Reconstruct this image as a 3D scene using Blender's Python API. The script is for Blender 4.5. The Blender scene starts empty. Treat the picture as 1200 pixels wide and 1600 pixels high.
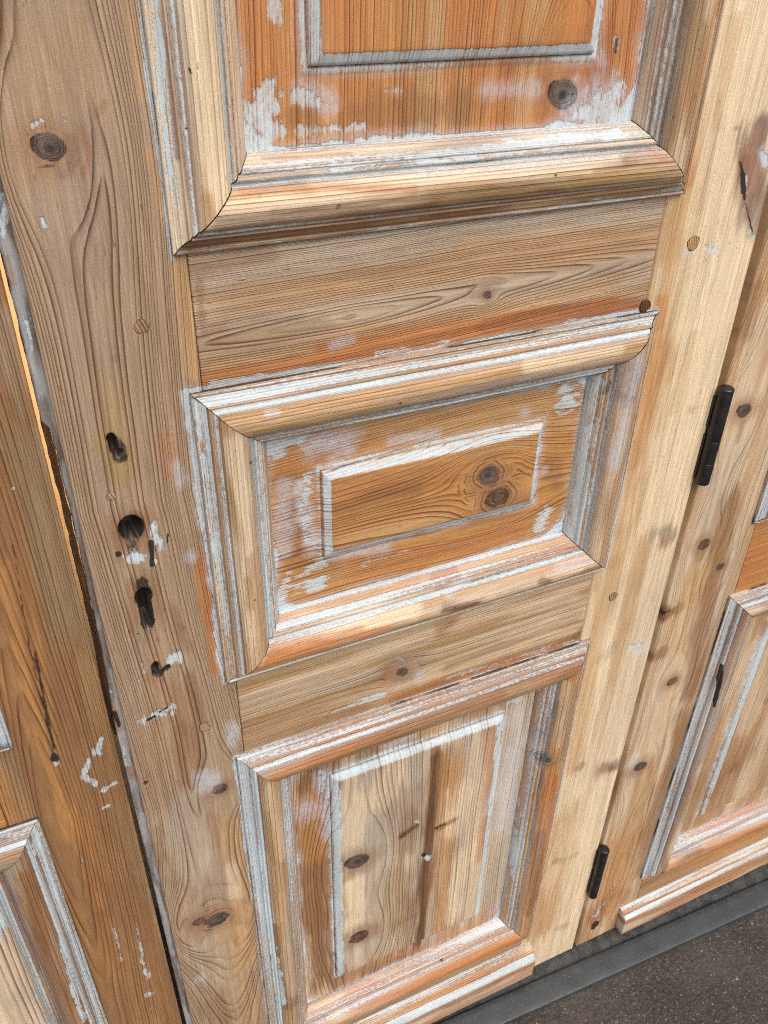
import bpy, math, random
import numpy as np
from mathutils import Matrix, Vector
random.seed(7)

# ------------------------------------------------------------------ camera, sky, sun, exposure
S = bpy.context.scene
COL = S.collection
cd = bpy.data.cameras.new("camera")
cam = bpy.data.objects.new("camera", cd)
COL.objects.link(cam)
cam.matrix_world = Matrix(((0.90928876, 0.22444951, -0.35045167, -0.01894125),
                           (-0.4158929, 0.52057272, -0.74567898, -0.64505237),
                           (0.0150683, 0.82378787, 0.56669788, 1.6170125),
                           (0, 0, 0, 1)))
cd.sensor_fit = 'VERTICAL'
cd.sensor_height = 24.0
cd.lens = 1347.09 / 1600 * 24.0
cd.clip_start = 0.02
cd.clip_end = 300
S.camera = cam

SUN_EL, SUN_AZ = math.radians(50), math.radians(174)     # azimuth clockwise from +y
w = bpy.data.worlds.new("World")
S.world = w
w.use_nodes = True
nt = w.node_tree
bg = nt.nodes['Background']
sky = nt.nodes.new('ShaderNodeTexSky')
sky.sky_type = 'NISHITA'
sky.sun_disc = False
sky.sun_elevation = SUN_EL
sky.sun_rotation = SUN_AZ
sky.dust_density = 6.0
sky.air_density = 1.0
sky.ozone_density = 1.0
nt.links.new(sky.outputs[0], bg.inputs[0])
bg.inputs[1].default_value = 0.115
sl = bpy.data.lights.new("sun", 'SUN')
sl.energy = 1.38
sl.angle = math.radians(58)
sl.color = (1.0, 0.97, 0.93)
sun = bpy.data.objects.new("sun", sl)
COL.objects.link(sun)
sd = Vector((math.sin(SUN_AZ) * math.cos(SUN_EL), math.cos(SUN_AZ) * math.cos(SUN_EL), math.sin(SUN_EL)))
sun.rotation_euler = sd.to_track_quat('Z', 'Y').to_euler()
sun.location = sd * 5
S.cycles.use_denoising = False
S.cycles.filter_width = 1.1
S.view_settings.view_transform = 'Standard'
S.view_settings.look = 'None'
S.view_settings.gamma = 1.0
S.view_settings.exposure = 0.36

# ------------------------------------------------------------------ noise
_rng = np.random.default_rng(11)
_T = _rng.random(65536).astype(np.float64)


def vnoise(x, y, seed=0):
    xi = np.floor(x).astype(np.int64); yi = np.floor(y).astype(np.int64)
    fx = x - xi; fy = y - yi
    fx = fx * fx * (3 - 2 * fx); fy = fy * fy * (3 - 2 * fy)
    def h(a, b): return _T[((a * 7919) ^ (b * 104729 + seed * 15485863) ^ ((a * b) & 1023)) & 65535]
    return (h(xi, yi) * (1 - fx) + h(xi + 1, yi) * fx) * (1 - fy) + (h(xi, yi + 1) * (1 - fx) + h(xi + 1, yi + 1) * fx) * fy


def fbm(x, y, seed=0, o=3):
    r = 0; a = 0.5; t = 0
    for k in range(o):
        r = r + a * vnoise(x * 2 ** k + k * 17.3, y * 2 ** k + k * 5.7, seed + k); t += a; a *= .5
    return r / t


def sst(a, b, x):
    t = np.clip((x - a) / (b - a), 0, 1)
    return t * t * (3 - 2 * t)


# ------------------------------------------------------------------ colours of the wood and its old coatings
TINT = dict(
    pine=(.50, .335, .19), cream=(.74, .62, .435), pale=(.64, .53, .385), orange=(.48, .205, .072), amber=(.49, .255, .09),
    brown=(.25, .125, .055), grey=(.38, .33, .27), mauve=(.33, .25, .195), olive=(.36, .255, .125), dark=(.12, .065, .035),
    red=(.33, .125, .06), tan=(.40, .262, .15), fawn=(.375, .28, .195), umber=(.27, .15, .07), bark=(.24, .155, .125), moss=(.27, .20, .12), green=(.47, .56, .42), honey=(.52, .335, .165), slate=(.27, .28, .285), greyw=(.47, .41, .33))

# marks: board, kind, radius x, radius z, strength, points (x, z, ...), all in metres on the door
MARKS = [
    ('SL', 'tan', .0233, .0229, .5, (.0384, 1.5453, .0128, 1.4784)),
    ('SL', 'mauve', .0171, .0173, .75, (.0555, 1.4873, .051, 1.4499, .0499, 1.4048)),
    ('SL', 'fawn', .022, .0209, .5, (.1113, 1.5503, .1056, 1.4753, .1073, 1.4167)),
    ('SL', 'honey', .0077, .0078, .75, (.1149, 1.4956, .1121, 1.3968, .11, 1.3127)),
    ('SL', 'honey', .0054, .0053, .5, (.0995, 1.48, .1021, 1.4313)),
    ('SL', 'honey', .0058, .0051, .45, (.099, 1.5651, .096, 1.5167)),
    ('SL', 'mauve', .0141, .0152, .5, (.0405, 1.3771, .0453, 1.3353)),
    ('SL', 'olive', .0121, .0136, .45, (.0347, 1.3156, .0504, 1.2901)),
    ('SL', 'bore', .0106, .0127, .031, (.041, 1.1761)),
    ('SL', 'bore', .0077, .0097, .031, (.0405, 1.0986)),
    ('SL', 'bore', .0057, .0072, .031, (.0408, 1.0884, .0403, 1.072)),
    ('SL', 'bore', .0061, .0077, .031, (.0402, 1.0672)),
    ('SL', 'hole', .0036, .0041, .014, (.0381, 1.267, .0387, 1.2548)),
    ('SL', 'hole', .0021, .0024, .010, (.0399, 1.2496, .0445, 1.2522)),
    ('SL', 'hole', .0039, .005, .014, (.0384, 1.0094, .0388, .9987)),
    ('SL', 'hole', .0026, .0034, .008, (.041, .9961, .051, 1.0044)),
    ('SL', 'hole', .0021, .003, .005, (.0076, .8484)),
    ('SL', 'dirt_shade', .0067, .0077, .62, (.04, 1.2629, .0421, 1.2503)),
    ('SL', 'olive', .0113, .0131, .8, (.0336, 1.2644, .0414, 1.2319)),
    ('SL', 'olive', .0143, .0163, .5, (.0437, 1.2799, .0457, 1.2433)),
    ('SL', 'dirt_shade', .0142, .0174, .38, (.041, 1.1727)),
    ('SL', 'brown', .019, .0228, .55, (.0405, 1.1728)),
    ('SL', 'brown', .0154, .0194, .6, (.0417, 1.1035, .0398, 1.0769)),
    ('SL', 'dirt_shade', .0071, .0088, .62, (.0411, 1.1113, .0428, 1.107)),
    ('SL', 'mauve', .011, .0141, .6, (.0337, 1.0468, .0411, 1.0564)),
    ('SL', 'brown', .0104, .0135, .6, (.0399, .9974)),
    ('SL', 'paint', .004, .0049, .85, (.0625, 1.1581, .0631, 1.145)),
    ('SL', 'paint', .0039, .0048, .8, (.0597, 1.1708, .059, 1.157)),
    ('SL', 'paint', .0056, .007, 1, (.034, 1.1481, .0368, 1.1444)),
    ('SL', 'paint', .0034, .0042, .95, (.0454, 1.1417)),
    ('SL', 'paint', .0029, .0036, .9, (.0566, 1.1354)),
    ('SL', 'dirt_shade', .0029, .0035, .9, (.0554, 1.1559, .0533, 1.132)),
    ('SL', 'dirt_shade', .0027, .0034, .8, (.0262, 1.1519)),
    ('SL', 'paint', .0053, .0067, .95, (.0556, 1.0113, .0615, 1.0125)),
    ('SL', 'paint', .0032, .0041, .9, (.0277, 1.0171, .0286, 1.0064)),
    ('SL', 'paint', .0032, .0042, .75, (.0186, .9973, .0291, 1.0009)),
    ('SL', 'paint', .0047, .0063, .85, (.017, .9423, .0289, .9445)),
    ('SL', 'paint', .0054, .0072, .95, (.0358, .9471, .0479, .9493)),
    ('SL', 'paint', .0034, .0045, .8, (.0425, .9384, .0495, .9411)),
    ('SL', 'dirt_shade', .0013, .0018, .8, (.0219, .941, .03, .943)),
    ('SL', 'dirt_shade', .0014, .0018, .8, (.0358, .9471, .044, .9501)),
    ('SL', 'mauve', .0107, .0143, .5, (.036, .9489)),
    ('SL', 'paint', .0033, .0035, .95, (.0189, 1.4445, .0204, 1.4391)),
    ('SL', 'paint', .0023, .0024, .85, (.0265, 1.502, .0293, 1.5041)),
    ('SL', 'paint', .0016, .0015, .8, (.0325, 1.5058, .035, 1.5045)),
    ('SL', 'paint', .0016, .0015, .7, (.0455, 1.5047, .0479, 1.5045)),
    ('SL', 'haze', .0072, .0082, .55, (.0869, 1.2304, .0904, 1.2133)),
    ('SL', 'haze', .0066, .008, .5, (.0894, 1.1297)),
    ('SL', 'haze', .01, .013, .65, (.108, .8871, .1042, .8681)),
    ('SL', 'haze', .0126, .0169, .65, (.0683, .8268, .0759, .8152)),
    ('SL', 'orange', .0058, .0071, .75, (.0964, 1.1276, .097, 1.0568, .0985, .9873)),
    ('SL', 'orange', .0054, .0062, .35, (.079, 1.2542, .0788, 1.2227)),
    ('SL', 'brown', .0085, .011, .6, (.0725, .9796, .0772, .9112)),
    ('SL', 'red', .0112, .0147, .35, (.0523, .9743, .0622, .888)),
    ('SL', 'brown', .0059, .0074, .5, (.0705, 1.0456, .0742, 1.0231)),
    ('SL', 'brown', .0044, .0055, .5, (.0661, 1.0757, .0673, 1.0551)),
    ('SL', 'brown', .0147, .0199, .55, (.0568, .9006, .0553, .8389)),
    ('SL', 'greyw', .0244, .0347, .7, (.0296, .7624, .0355, .6849)),
    ('SL', 'grey', .0177, .0246, .6, (.0507, .7856, .0373, .7339)),
    ('SL', 'brown', .0111, .0157, .45, (.0045, .765, .0025, .7179)),
    ('SL', 'brown', .0076, .0105, .4, (.0709, .7509, .0692, .7027)),
    ('SL', 'honey', .0175, .0244, .6, (.0918, .727, .0925, .5801, .0928, .4246)),
    ('SL', 'pale', .0113, .0158, .6, (.0867, .6397, .0861, .5844)),
    ('SL', 'honey', .0243, .0356, .4, (.072, .5201, .0795, .2737)),
    ('SL', 'mauve', .0164, .0235, .4, (.0587, .644, .0548, .6053)),
    ('SL', 'greyw', .0205, .0302, .45, (.0277, .5062, .0319, .4219)),
    ('SL', 'haze', .0083, .0125, .5, (.0212, .4304)),
    ('SL', 'brown', .0183, .0275, .45, (.0295, .354, .0374, .2915)),
    ('SR', 'honey', .0138, .0105, .85, (.5804, 1.5514, .5835, 1.4384, .5877, 1.3489)),
    ('SR', 'honey', .0175, .0162, .8, (.5973, 1.2951, .603, 1.1279, .601, .9634)),
    ('SR', 'honey', .0196, .0213, .7, (.5949, .9451, .5978, .5778)),
    ('SR', 'orange', .0105, .0078, .55, (.5847, 1.5074, .5866, 1.4212)),
    ('SR', 'orange', .0112, .0102, .45, (.5996, 1.2527, .6022, 1.1112)),
    ('SR', 'orange', .0086, .0073, .6, (.5905, 1.3028, .5941, 1.2749)),
    ('SR', 'honey', .0435, .0535, .7, (.599, .4215, .6129, .1539)),
    ('SR', 'orange', .0286, .0358, .25, (.6004, .2419, .6311, .1412)),
    ('SR', 'cream', .0326, .0255, .9, (.6213, 1.5457, .6314, 1.4056, .6451, 1.274)),
    ('SR', 'cream', .0299, .0264, .95, (.6504, 1.3147, .6568, 1.1326, .6553, 1.0257)),
    ('SR', 'pale', .034, .0363, .8, (.6705, .8775, .6855, .6356)),
    ('SR', 'pale', .0299, .0339, .9, (.6633, .6863, .6788, .3925)),
    ('SR', 'cream', .0492, .058, .7, (.672, .4944, .6601, .2789)),
    ('SR', 'bark', .0185, .0143, .95, (.6661, 1.4606, .6728, 1.4315, .6926, 1.3814)),
    ('SR', 'mauve', .0137, .0105, .8, (.6529, 1.4502, .6748, 1.4016, .695, 1.3621)),
    ('SR', 'bark', .0068, .0052, .8, (.6588, 1.4326, .6834, 1.376)),
    ('SR', 'red', .0101, .0078, .35, (.6573, 1.4442, .6817, 1.401)),
    ('SR', 'dirt_shade', .0034, .0026, .75, (.659, 1.4198, .6663, 1.4024)),
    ('SR', 'dirt_shade', .0017, .0013, .9, (.6518, 1.432, .6586, 1.421, .6697, 1.3948)),
    ('SR', 'paint', .0017, .0013, .8, (.6646, 1.4175, .6714, 1.4019)),
    ('SR', 'dirt_shade', .0011, .0008, .75, (.6726, 1.3908, .6836, 1.3729, .6937, 1.3583)),
    ('SR', 'paint', .0042, .0032, .8, (.6775, 1.437, .6873, 1.4275)),
    ('SR', 'paint', .0032, .0024, .7, (.6522, 1.4642)),
    ('SR', 'paint', .006, .0048, .8, (.6341, 1.3529, .6449, 1.3471)),
    ('SR', 'paint', .0035, .0028, .6, (.6468, 1.3546, .6547, 1.3342)),
    ('SR', 'paint', .0054, .0043, .7, (.6879, 1.3629, .6959, 1.3542)),
    ('SR', 'haze', .0093, .0075, .7, (.6116, 1.3492)),
    ('SR', 'brown', .0039, .003, .6, (.6372, 1.4624)),
    ('SR', 'mauve', .0136, .0131, .8, (.6635, .9925, .6847, .9804)),
    ('SR', 'red', .0113, .0112, .5, (.6704, .9725)),
    ('SR', 'paint', .0045, .0044, .75, (.6582, .9979, .6765, .9887)),
    ('SR', 'brown', .0081, .0072, .35, (.669, 1.1632)),
    ('SR', 'mauve', .0098, .0104, .35, (.6137, .7972, .6276, .8072)),
    ('SR', 'paint', .0076, .008, .75, (.6618, .7978, .6779, .7988)),
    ('SR', 'haze', .0129, .0136, .6, (.6797, .7909)),
    ('SR', 'mauve', .012, .0137, .8, (.6685, .5439, .6901, .5391)),
    ('SR', 'brown', .0091, .0104, .8, (.6864, .5334)),
    ('SR', 'mauve', .0057, .0065, .7, (.6106, .5699, .6219, .5716)),
    ('SR', 'red', .0149, .0172, .4, (.6638, .5372)),
    ('SR', 'brown', .0084, .0101, .25, (.6261, .3275, .6489, .3297)),
    ('SR', 'brown', .0077, .0097, .35, (.6501, .1067, .6674, .1028)),
    ('SR', 'brown', .0066, .008, .4, (.6121, .3361)),
    ('R1', 'mauve', .0109, .0097, .7, (.38, 1.3439, .3897, 1.3467)),
    ('R1', 'greyw', .0133, .0118, .5, (.1351, 1.4038, .2797, 1.3969, .5571, 1.395)),
    ('R1', 'greyw', .0102, .0097, .6, (.1286, 1.3897, .2568, 1.3864, .3403, 1.3844)),
    ('R1', 'tan', .0138, .0124, .5, (.1468, 1.3667, .2922, 1.3683, .5488, 1.3659)),
    ('R1', 'mauve', .0054, .0055, .8, (.1228, 1.3437, .1663, 1.345, .2048, 1.3435)),
    ('R1', 'red', .0031, .0032, .35, (.1218, 1.3439, .1397, 1.3454)),
    ('R1', 'fawn', .0109, .011, .8, (.1224, 1.3301, .2215, 1.3336)),
    ('R1', 'mauve', .007, .0059, .6, (.501, 1.3441, .5614, 1.3445)),
    ('R1', 'greyw', .0081, .0068, .7, (.5456, 1.3288, .5641, 1.3327)),
    ('R1', 'orange', .0084, .0081, .9, (.1197, 1.3041, .2325, 1.3025, .3858, 1.3046, .5635, 1.3014)),
    ('R1', 'orange', .0061, .0056, .8, (.2209, 1.3134, .3581, 1.3133, .5299, 1.3116)),
    ('R1', 'red', .0076, .0067, .5, (.3856, 1.3065, .5625, 1.3055)),
    ('R1', 'haze', .0054, .0053, .6, (.2327, 1.3144, .2506, 1.3173)),
    ('R1', 'paint', .0022, .0023, .9, (.1245, 1.2986, .1742, 1.2981)),
    ('R1', 'paint', .0026, .0025, .75, (.2751, 1.2999, .3458, 1.2991)),
    ('R1', 'paint', .0032, .0028, .8, (.4721, 1.2974, .5646, 1.2965)),
    ('R1', 'brown', .0081, .008, .4, (.1243, 1.3953, .1807, 1.4008)),
    ('R1', 'brown', .0035, .0036, .5, (.1242, 1.3853, .1229, 1.3544)),
    ('R2', 'mauve', .0235, .0276, .85, (.3085, .8988, .3213, .8885)),
    ('R2', 'red', .0144, .0168, .4, (.298, .8874)),
    ('R2', 'paint', .0035, .0042, .75, (.3055, .9153, .3139, .91)),
    ('R2', 'haze', .0074, .0087, .6, (.3344, .8747)),
    ('R2', 'pale', .0143, .016, .8, (.1364, .9295, .2873, .9423, .4201, .9432, .5496, .9291)),
    ('R2', 'greyw', .0114, .0138, .7, (.1243, .9101, .2718, .9084)),
    ('R2', 'brown', .0091, .0113, .45, (.1223, .8856, .2241, .8819, .2964, .8881)),
    ('R2', 'brown', .0103, .0112, .5, (.373, .8783, .5562, .8899)),
    ('R2', 'red', .0128, .0142, .7, (.3606, .9396, .3729, .9451)),
    ('R2', 'olive', .01, .0114, .6, (.1238, .9492, .256, .9541, .4181, .9636)),
    ('R2', 'tan', .0117, .0149, .7, (.1236, .8536, .2558, .8522)),
    ('R2', 'orange', .0104, .0117, .75, (.3057, .8468, .4475, .8488, .5686, .8469)),
    ('R2', 'pale', .017, .018, .6, (.4605, .8978, .5647, .8977)),
    ('R2', 'brown', .0069, .0072, .6, (.5622, .8548, .5708, .8628)),
    ('R2', 'paint', .0035, .0042, .8, (.2079, .8627, .2886, .8649)),
    ('R2', 'paint', .0042, .0047, .7, (.3744, .8562, .5632, .8489)),
    ('PU', 'honey', .0061, .0048, .9, (.3179, 1.5683, .3192, 1.4853)),
    ('PU', 'honey', .0032, .0025, .6, (.3027, 1.5685, .303, 1.531)),
    ('PU', 'orange', .0293, .0248, .6, (.1938, 1.5469, .1958, 1.5015)),
    ('PU', 'amber', .0176, .0133, .6, (.3805, 1.5503, .423, 1.5404)),
    ('PU', 'brown', .0165, .0139, .55, (.351, 1.4928, .2619, 1.4933)),
    ('PU', 'brown', .0103, .0088, .5, (.2103, 1.4941, .2154, 1.496)),
    ('PU', 'dirt_shade', .005, .0044, .25, (.2027, 1.4924, .2107, 1.5028, .2227, 1.4889)),
    ('PU', 'paint', .0127, .0114, 1, (.1834, 1.4979, .1901, 1.4888)),
    ('PU', 'paint', .0078, .0068, .95, (.1944, 1.5184, .1959, 1.5036)),
    ('PU', 'paint', .0065, .0057, .8, (.216, 1.509, .2309, 1.5039)),
    ('PU', 'paint', .0062, .0054, .75, (.1999, 1.4859, .2619, 1.4842)),
    ('PU', 'haze', .01, .0088, .6, (.2161, 1.5132, .2411, 1.5033)),
    ('PU', 'paint', .0042, .0034, .85, (.1974, 1.5681, .1992, 1.5585)),
    ('PU', 'paint', .0044, .0036, .6, (.2858, 1.5099, .3049, 1.5081)),
    ('PU', 'haze', .011, .0086, .5, (.3733, 1.5057, .4158, 1.5037)),
    ('PU', 'haze', .0054, .0045, .45, (.2939, 1.5086)),
    ('PU', 'paint', .0149, .0115, .9, (.4829, 1.4855, .5002, 1.4996)),
    ('PU', 'paint', .0108, .0084, .9, (.4637, 1.4815, .5004, 1.482)),
    ('PU', 'haze', .0199, .0152, .7, (.4877, 1.4953, .4571, 1.4819)),
    ('PU', 'haze', .0065, .0048, .6, (.4785, 1.5295, .483, 1.5199)),
    ('PU', 'paint', .0033, .0024, .8, (.4936, 1.5384, .4937, 1.5314)),
    ('PU', 'paint', .0068, .0051, .6, (.4972, 1.5145, .5067, 1.4943)),
    ('PU', 'haze', .0065, .0049, .6, (.4591, 1.5089)),
    ('PU', 'dirt_shade', .002, .0015, .6, (.4949, 1.5384, .4951, 1.528)),
    ('PU', 'orange', .026, .0189, .7, (.4949, 1.5568, .4965, 1.5336)),
    ('PU', 'red', .0159, .0119, .35, (.3947, 1.5278, .4539, 1.5395)),
    ('PU', 'red', .0195, .0145, .35, (.4848, 1.5102, .4729, 1.539)),
    ('PM', 'honey', .0222, .0218, .7, (.2614, 1.2277, .3569, 1.2216, .4777, 1.2117)),
    ('PM', 'honey', .0151, .0148, .6, (.2882, 1.201, .4788, 1.2041)),
    ('PM', 'orange', .0109, .0112, .5, (.2224, 1.209, .302, 1.1979)),
    ('PM', 'brown', .0171, .0192, .6, (.1891, 1.1747, .193, 1.1215)),
    ('PM', 'brown', .0144, .0165, .5, (.1983, 1.0884, .2324, 1.0696)),
    ('PM', 'orange', .0135, .0142, .6, (.2611, 1.0522, .4513, 1.0386)),
    ('PM', 'brown', .0152, .0158, .45, (.3275, 1.083, .4471, 1.0751)),
    ('PM', 'red', .0132, .0137, .4, (.2343, 1.1632, .3618, 1.1465)),
    ('PM', 'honey', .0138, .0149, .7, (.247, 1.0981, .3498, 1.0934)),
    ('PM', 'brown', .0101, .0109, .5, (.2339, 1.1409, .3179, 1.142)),
    ('PM', 'haze', .0103, .0115, .8, (.2018, 1.1715, .2055, 1.1334, .2124, 1.1002)),
    ('PM', 'haze', .0118, .0122, .8, (.2098, 1.2118, .2226, 1.2158)),
    ('PM', 'paint', .0062, .0069, .75, (.2009, 1.1497, .2059, 1.11)),
    ('PM', 'paint', .0054, .0058, .7, (.2099, 1.1803, .2063, 1.1557)),
    ('PM', 'paint', .0113, .0119, .95, (.1855, 1.2241, .2041, 1.2267)),
    ('PM', 'haze', .016, .0162, .85, (.2226, 1.2158, .2482, 1.21)),
    ('PM', 'paint', .0052, .0054, .7, (.2259, 1.2218, .2353, 1.2129)),
    ('PM', 'haze', .008, .0086, .7, (.2349, 1.192)),
    ('PM', 'strip', .0088, .0095, .8, (.197, 1.2079, .1871, 1.1965)),
    ('PM', 'paint', .0136, .0124, .95, (.4963, 1.2191, .5036, 1.1991)),
    ('PM', 'paint', .0088, .0101, .9, (.1865, 1.0549, .2177, 1.049)),
    ('PM', 'paint', .0072, .0083, .8, (.2044, 1.0701, .2185, 1.074)),
    ('PM', 'haze', .0086, .0087, .7, (.2951, 1.1995, .3442, 1.1957)),
    ('PM', 'haze', .008, .0077, .6, (.4481, 1.1992)),
    ('PM', 'haze', .0091, .01, .7, (.2326, 1.0779, .2904, 1.0729)),
    ('PM', 'paint', .0048, .0051, .6, (.2684, 1.0585, .3208, 1.0596)),
    ('PM', 'paint', .013, .0133, .9, (.4955, 1.062, .4884, 1.0505)),
    ('PM', 'haze', .0071, .007, .6, (.4828, 1.1209)),
    ('PM', 'brown', .0108, .0106, .5, (.4908, 1.123, .5035, 1.0947)),
    ('PM', 'amber', .012, .0115, .5, (.4823, 1.1807, .4943, 1.1546)),
    ('PL', 'brown', .0308, .0417, .95, (.1958, .7299, .1957, .5981, .2007, .4591)),
    ('PL', 'brown', .027, .0367, .5, (.1979, .6651, .1969, .4934)),
    ('PL', 'brown', .0277, .0382, .9, (.1998, .427, .2056, .262)),
    ('PL', 'brown', .0187, .0238, .7, (.2348, .7647, .209, .7476)),
    ('PL', 'haze', .0191, .0253, .55, (.1901, .689)),
    ('PL', 'haze', .0096, .0126, .7, (.1885, .6937)),
    ('PL', 'paint', .0163, .0207, 1, (.1852, .7774, .2019, .7844)),
    ('PL', 'paint', .0057, .0074, .8, (.2125, .7518, .2128, .6959)),
    ('PL', 'haze', .0157, .0206, .7, (.2156, .7381, .219, .6261)),
    ('PL', 'haze', .01, .0121, .7, (.2955, .7653, .3314, .7604)),
    ('PL', 'paint', .0081, .0096, .6, (.3173, .7789, .3579, .7781)),
    ('PL', 'orange', .0199, .0228, .7, (.4045, .7753, .4725, .7698)),
    ('PL', 'brown', .0157, .0194, .6, (.2605, .7581, .3135, .7568)),
    ('PL', 'amber', .0164, .0198, .6, (.2957, .7532, .3684, .7554)),
    ('PL', 'mauve', .0251, .0314, .7, (.321, .6511, .3305, .5617)),
    ('PL', 'brown', .0165, .0208, .5, (.3371, .6011, .3345, .5296)),
    ('PL', 'brown', .026, .0343, .45, (.3313, .4696, .3238, .3573)),
    ('PL', 'brown', .0247, .0331, .4, (.3493, .4089, .332, .2598)),
    ('PL', 'olive', .023, .0306, .4, (.3003, .4733, .3077, .351)),
    ('PL', 'pale', .0251, .0324, .8, (.2513, .6751, .2463, .6104)),
    ('PL', 'cream', .0216, .029, .8, (.2452, .4929, .2496, .4089)),
    ('PL', 'pale', .0207, .0258, .7, (.2877, .6819, .3055, .7113)),
    ('PL', 'brown', .0099, .0124, .85, (.3662, .7256, .3649, .5566, .3639, .236)),
    ('PL', 'paint', .0038, .0048, .9, (.3561, .5014, .3682, .4894)),
    ('PL', 'dirt_shade', .005, .0064, .8, (.3592, .5026)),
    ('PL', 'brown', .0136, .0162, .6, (.3803, .7126, .3843, .645)),
    ('PL', 'amber', .0202, .0256, .7, (.3919, .6811, .3968, .5234, .3939, .2902)),
    ('PL', 'cream', .0222, .0273, .8, (.4165, .6145, .4067, .5328)),
    ('PL', 'cream', .0226, .0287, .8, (.4282, .4579, .4219, .3076)),
    ('PL', 'pale', .0171, .0205, .7, (.4337, .7127, .4416, .4975)),
    ('PL', 'orange', .0113, .0136, .5, (.452, .7296, .4635, .4366)),
    ('PL', 'brown', .0059, .0074, .8, (.3203, .569, .3429, .5779)),
    ('PL', 'dirt_shade', .0035, .0044, .5, (.3204, .5675, .3457, .5806)),
    ('PL', 'paint', .0035, .0044, .7, (.3423, .5925, .3507, .5821)),
    ('PL', 'brown', .0049, .0061, .7, (.3795, .5528, .4061, .5585)),
    ('PL', 'dirt_shade', .0036, .0045, .6, (.3752, .5567, .3895, .5574)),
    ('PL', 'mauve', .0076, .0093, .8, (.4687, .5581, .4691, .587)),
    ('PL', 'dirt_shade', .0052, .0063, .5, (.469, .555)),
    ('PL', 'brown', .0055, .0073, .3, (.3241, .3483, .3514, .3524)),
    ('PL', 'haze', .0103, .0119, .7, (.4597, .751, .473, .7201)),
    ('PL', 'paint', .0069, .008, .8, (.4673, .7452, .467, .7101)),
    ('PL', 'haze', .0103, .0124, .6, (.4698, .6009, .4668, .5443)),
    ('PL', 'paint', .0052, .0063, .7, (.4661, .5741, .4671, .5411)),
    ('PL', 'haze', .0184, .022, .6, (.4971, .6429, .4988, .4803)),
    ('PL', 'paint', .0114, .013, .8, (.4829, .7654, .4952, .7625)),
    ('PL', 'orange', .0334, .0446, .6, (.2375, .2364, .3982, .2104, .4956, .2185)),
    ('PL', 'brown', .0229, .0316, .6, (.2161, .2535, .3511, .2065)),
    ('PL', 'haze', .0147, .0185, .5, (.5116, .2461)),
    ('UB', 'strip', .0071, .0062, .9, (.118, 1.4148, .3307, 1.416, .5614, 1.4209)),
    ('UB', 'paint', .0032, .0031, .95, (.1521, 1.4724, .162, 1.4781, .1907, 1.4795)),
    ('UB', 'paint', .0047, .0039, .9, (.2047, 1.4625, .3626, 1.4632, .501, 1.4674)),
    ('UB', 'paint', .0053, .0044, .85, (.3054, 1.4571, .3872, 1.4574)),
    ('UB', 'cream', .0083, .0068, .9, (.2196, 1.4534, .3286, 1.4489, .4909, 1.4511)),  # lit upper side of the cushion put into the colour
    ('UB', 'cream', .0053, .0045, .9, (.2835, 1.4479, .4004, 1.4494)),  # the same painted light along the cushion's top
    ('UB', 'brown', .0066, .0059, .6, (.139, 1.4335, .2728, 1.4319, .4288, 1.4274)),  # shaded lower side of the cushion put into the colour
    ('UB', 'orange', .0046, .0042, .65, (.1599, 1.4519, .1795, 1.4547, .2947, 1.4435)),
    ('UB', 'olive', .0081, .0065, .7, (.3299, 1.4289, .4953, 1.4295, .5577, 1.4351)),  # more painted shade low on the cushion
    ('UB', 'brown', .0049, .0039, .6, (.4657, 1.4426, .5482, 1.444)),
    ('UB', 'orange', .0057, .0044, .6, (.5176, 1.4543, .5402, 1.4473)),
    ('UB', 'orange', .0029, .0024, .6, (.2204, 1.4804, .3267, 1.479, .4856, 1.477)),
    ('UB', 'brown', .002, .0018, .7, (.1805, 1.4702, .205, 1.4696, .2509, 1.4688)),
    ('UB', 'red', .002, .0018, .6, (.1907, 1.4795, .2054, 1.4793)),
    ('UB', 'paint', .0016, .0014, .8, (.2296, 1.437)),
    ('UB', 'dirt_shade', .0021, .0019, .5, (.2296, 1.4361, .2317, 1.4378)),
    ('UB', 'paint', .002, .0019, .8, (.1286, 1.4253, .198, 1.4249)),
    ('UB', 'greyw', .0043, .0034, .7, (.4421, 1.4262, .5521, 1.4284)),
    ('UB', 'brown', .0018, .0015, .8, (.3073, 1.4159, .3307, 1.416)),
    ('UL', 'paint', .0022, .002, .95, (.1134, 1.5729, .11, 1.482, .1118, 1.4341)),
    ('UL', 'honey', .004, .0035, .8, (.1205, 1.5658, .1197, 1.4895, .1234, 1.4419)),
    ('UL', 'cream', .0079, .0072, .9, (.1396, 1.5509, .1372, 1.4628)),
    ('UL', 'brown', .0013, .0012, .7, (.1175, 1.5515, .116, 1.4774)),
    ('UL', 'dirt_shade', .0013, .0011, .6, (.128, 1.5345, .1286, 1.5318)),
    ('UL', 'dirt_shade', .0009, .0008, .5, (.1251, 1.4974)),
    ('UL', 'strip', .0044, .004, .6, (.1425, 1.5581, .1381, 1.4714)),
    ('UR', 'paint', .004, .0029, .9, (.5011, 1.5407, .4997, 1.4886)),
    ('UR', 'olive', .0063, .0046, .7, (.5551, 1.5485, .5594, 1.4698)),
    ('UR', 'cream', .0043, .0031, .7, (.5674, 1.5528, .571, 1.4795)),
    ('UR', 'brown', .0049, .0037, .5, (.535, 1.4966, .5366, 1.4764)),
    ('MT', 'orange', .0018, .0018, .7, (.1692, 1.2917, .2506, 1.2902, .3003, 1.2879)),
    ('MT', 'olive', .008, .008, .75, (.1551, 1.2507, .2887, 1.248, .4563, 1.2419)),  # olive paints the shade on the cushion's lower half
    ('MT', 'brown', .0047, .0046, .6, (.2505, 1.2461, .3557, 1.2424)),
    ('MT', 'honey', .0053, .0055, .5, (.134, 1.2677, .2143, 1.2695)),
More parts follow.
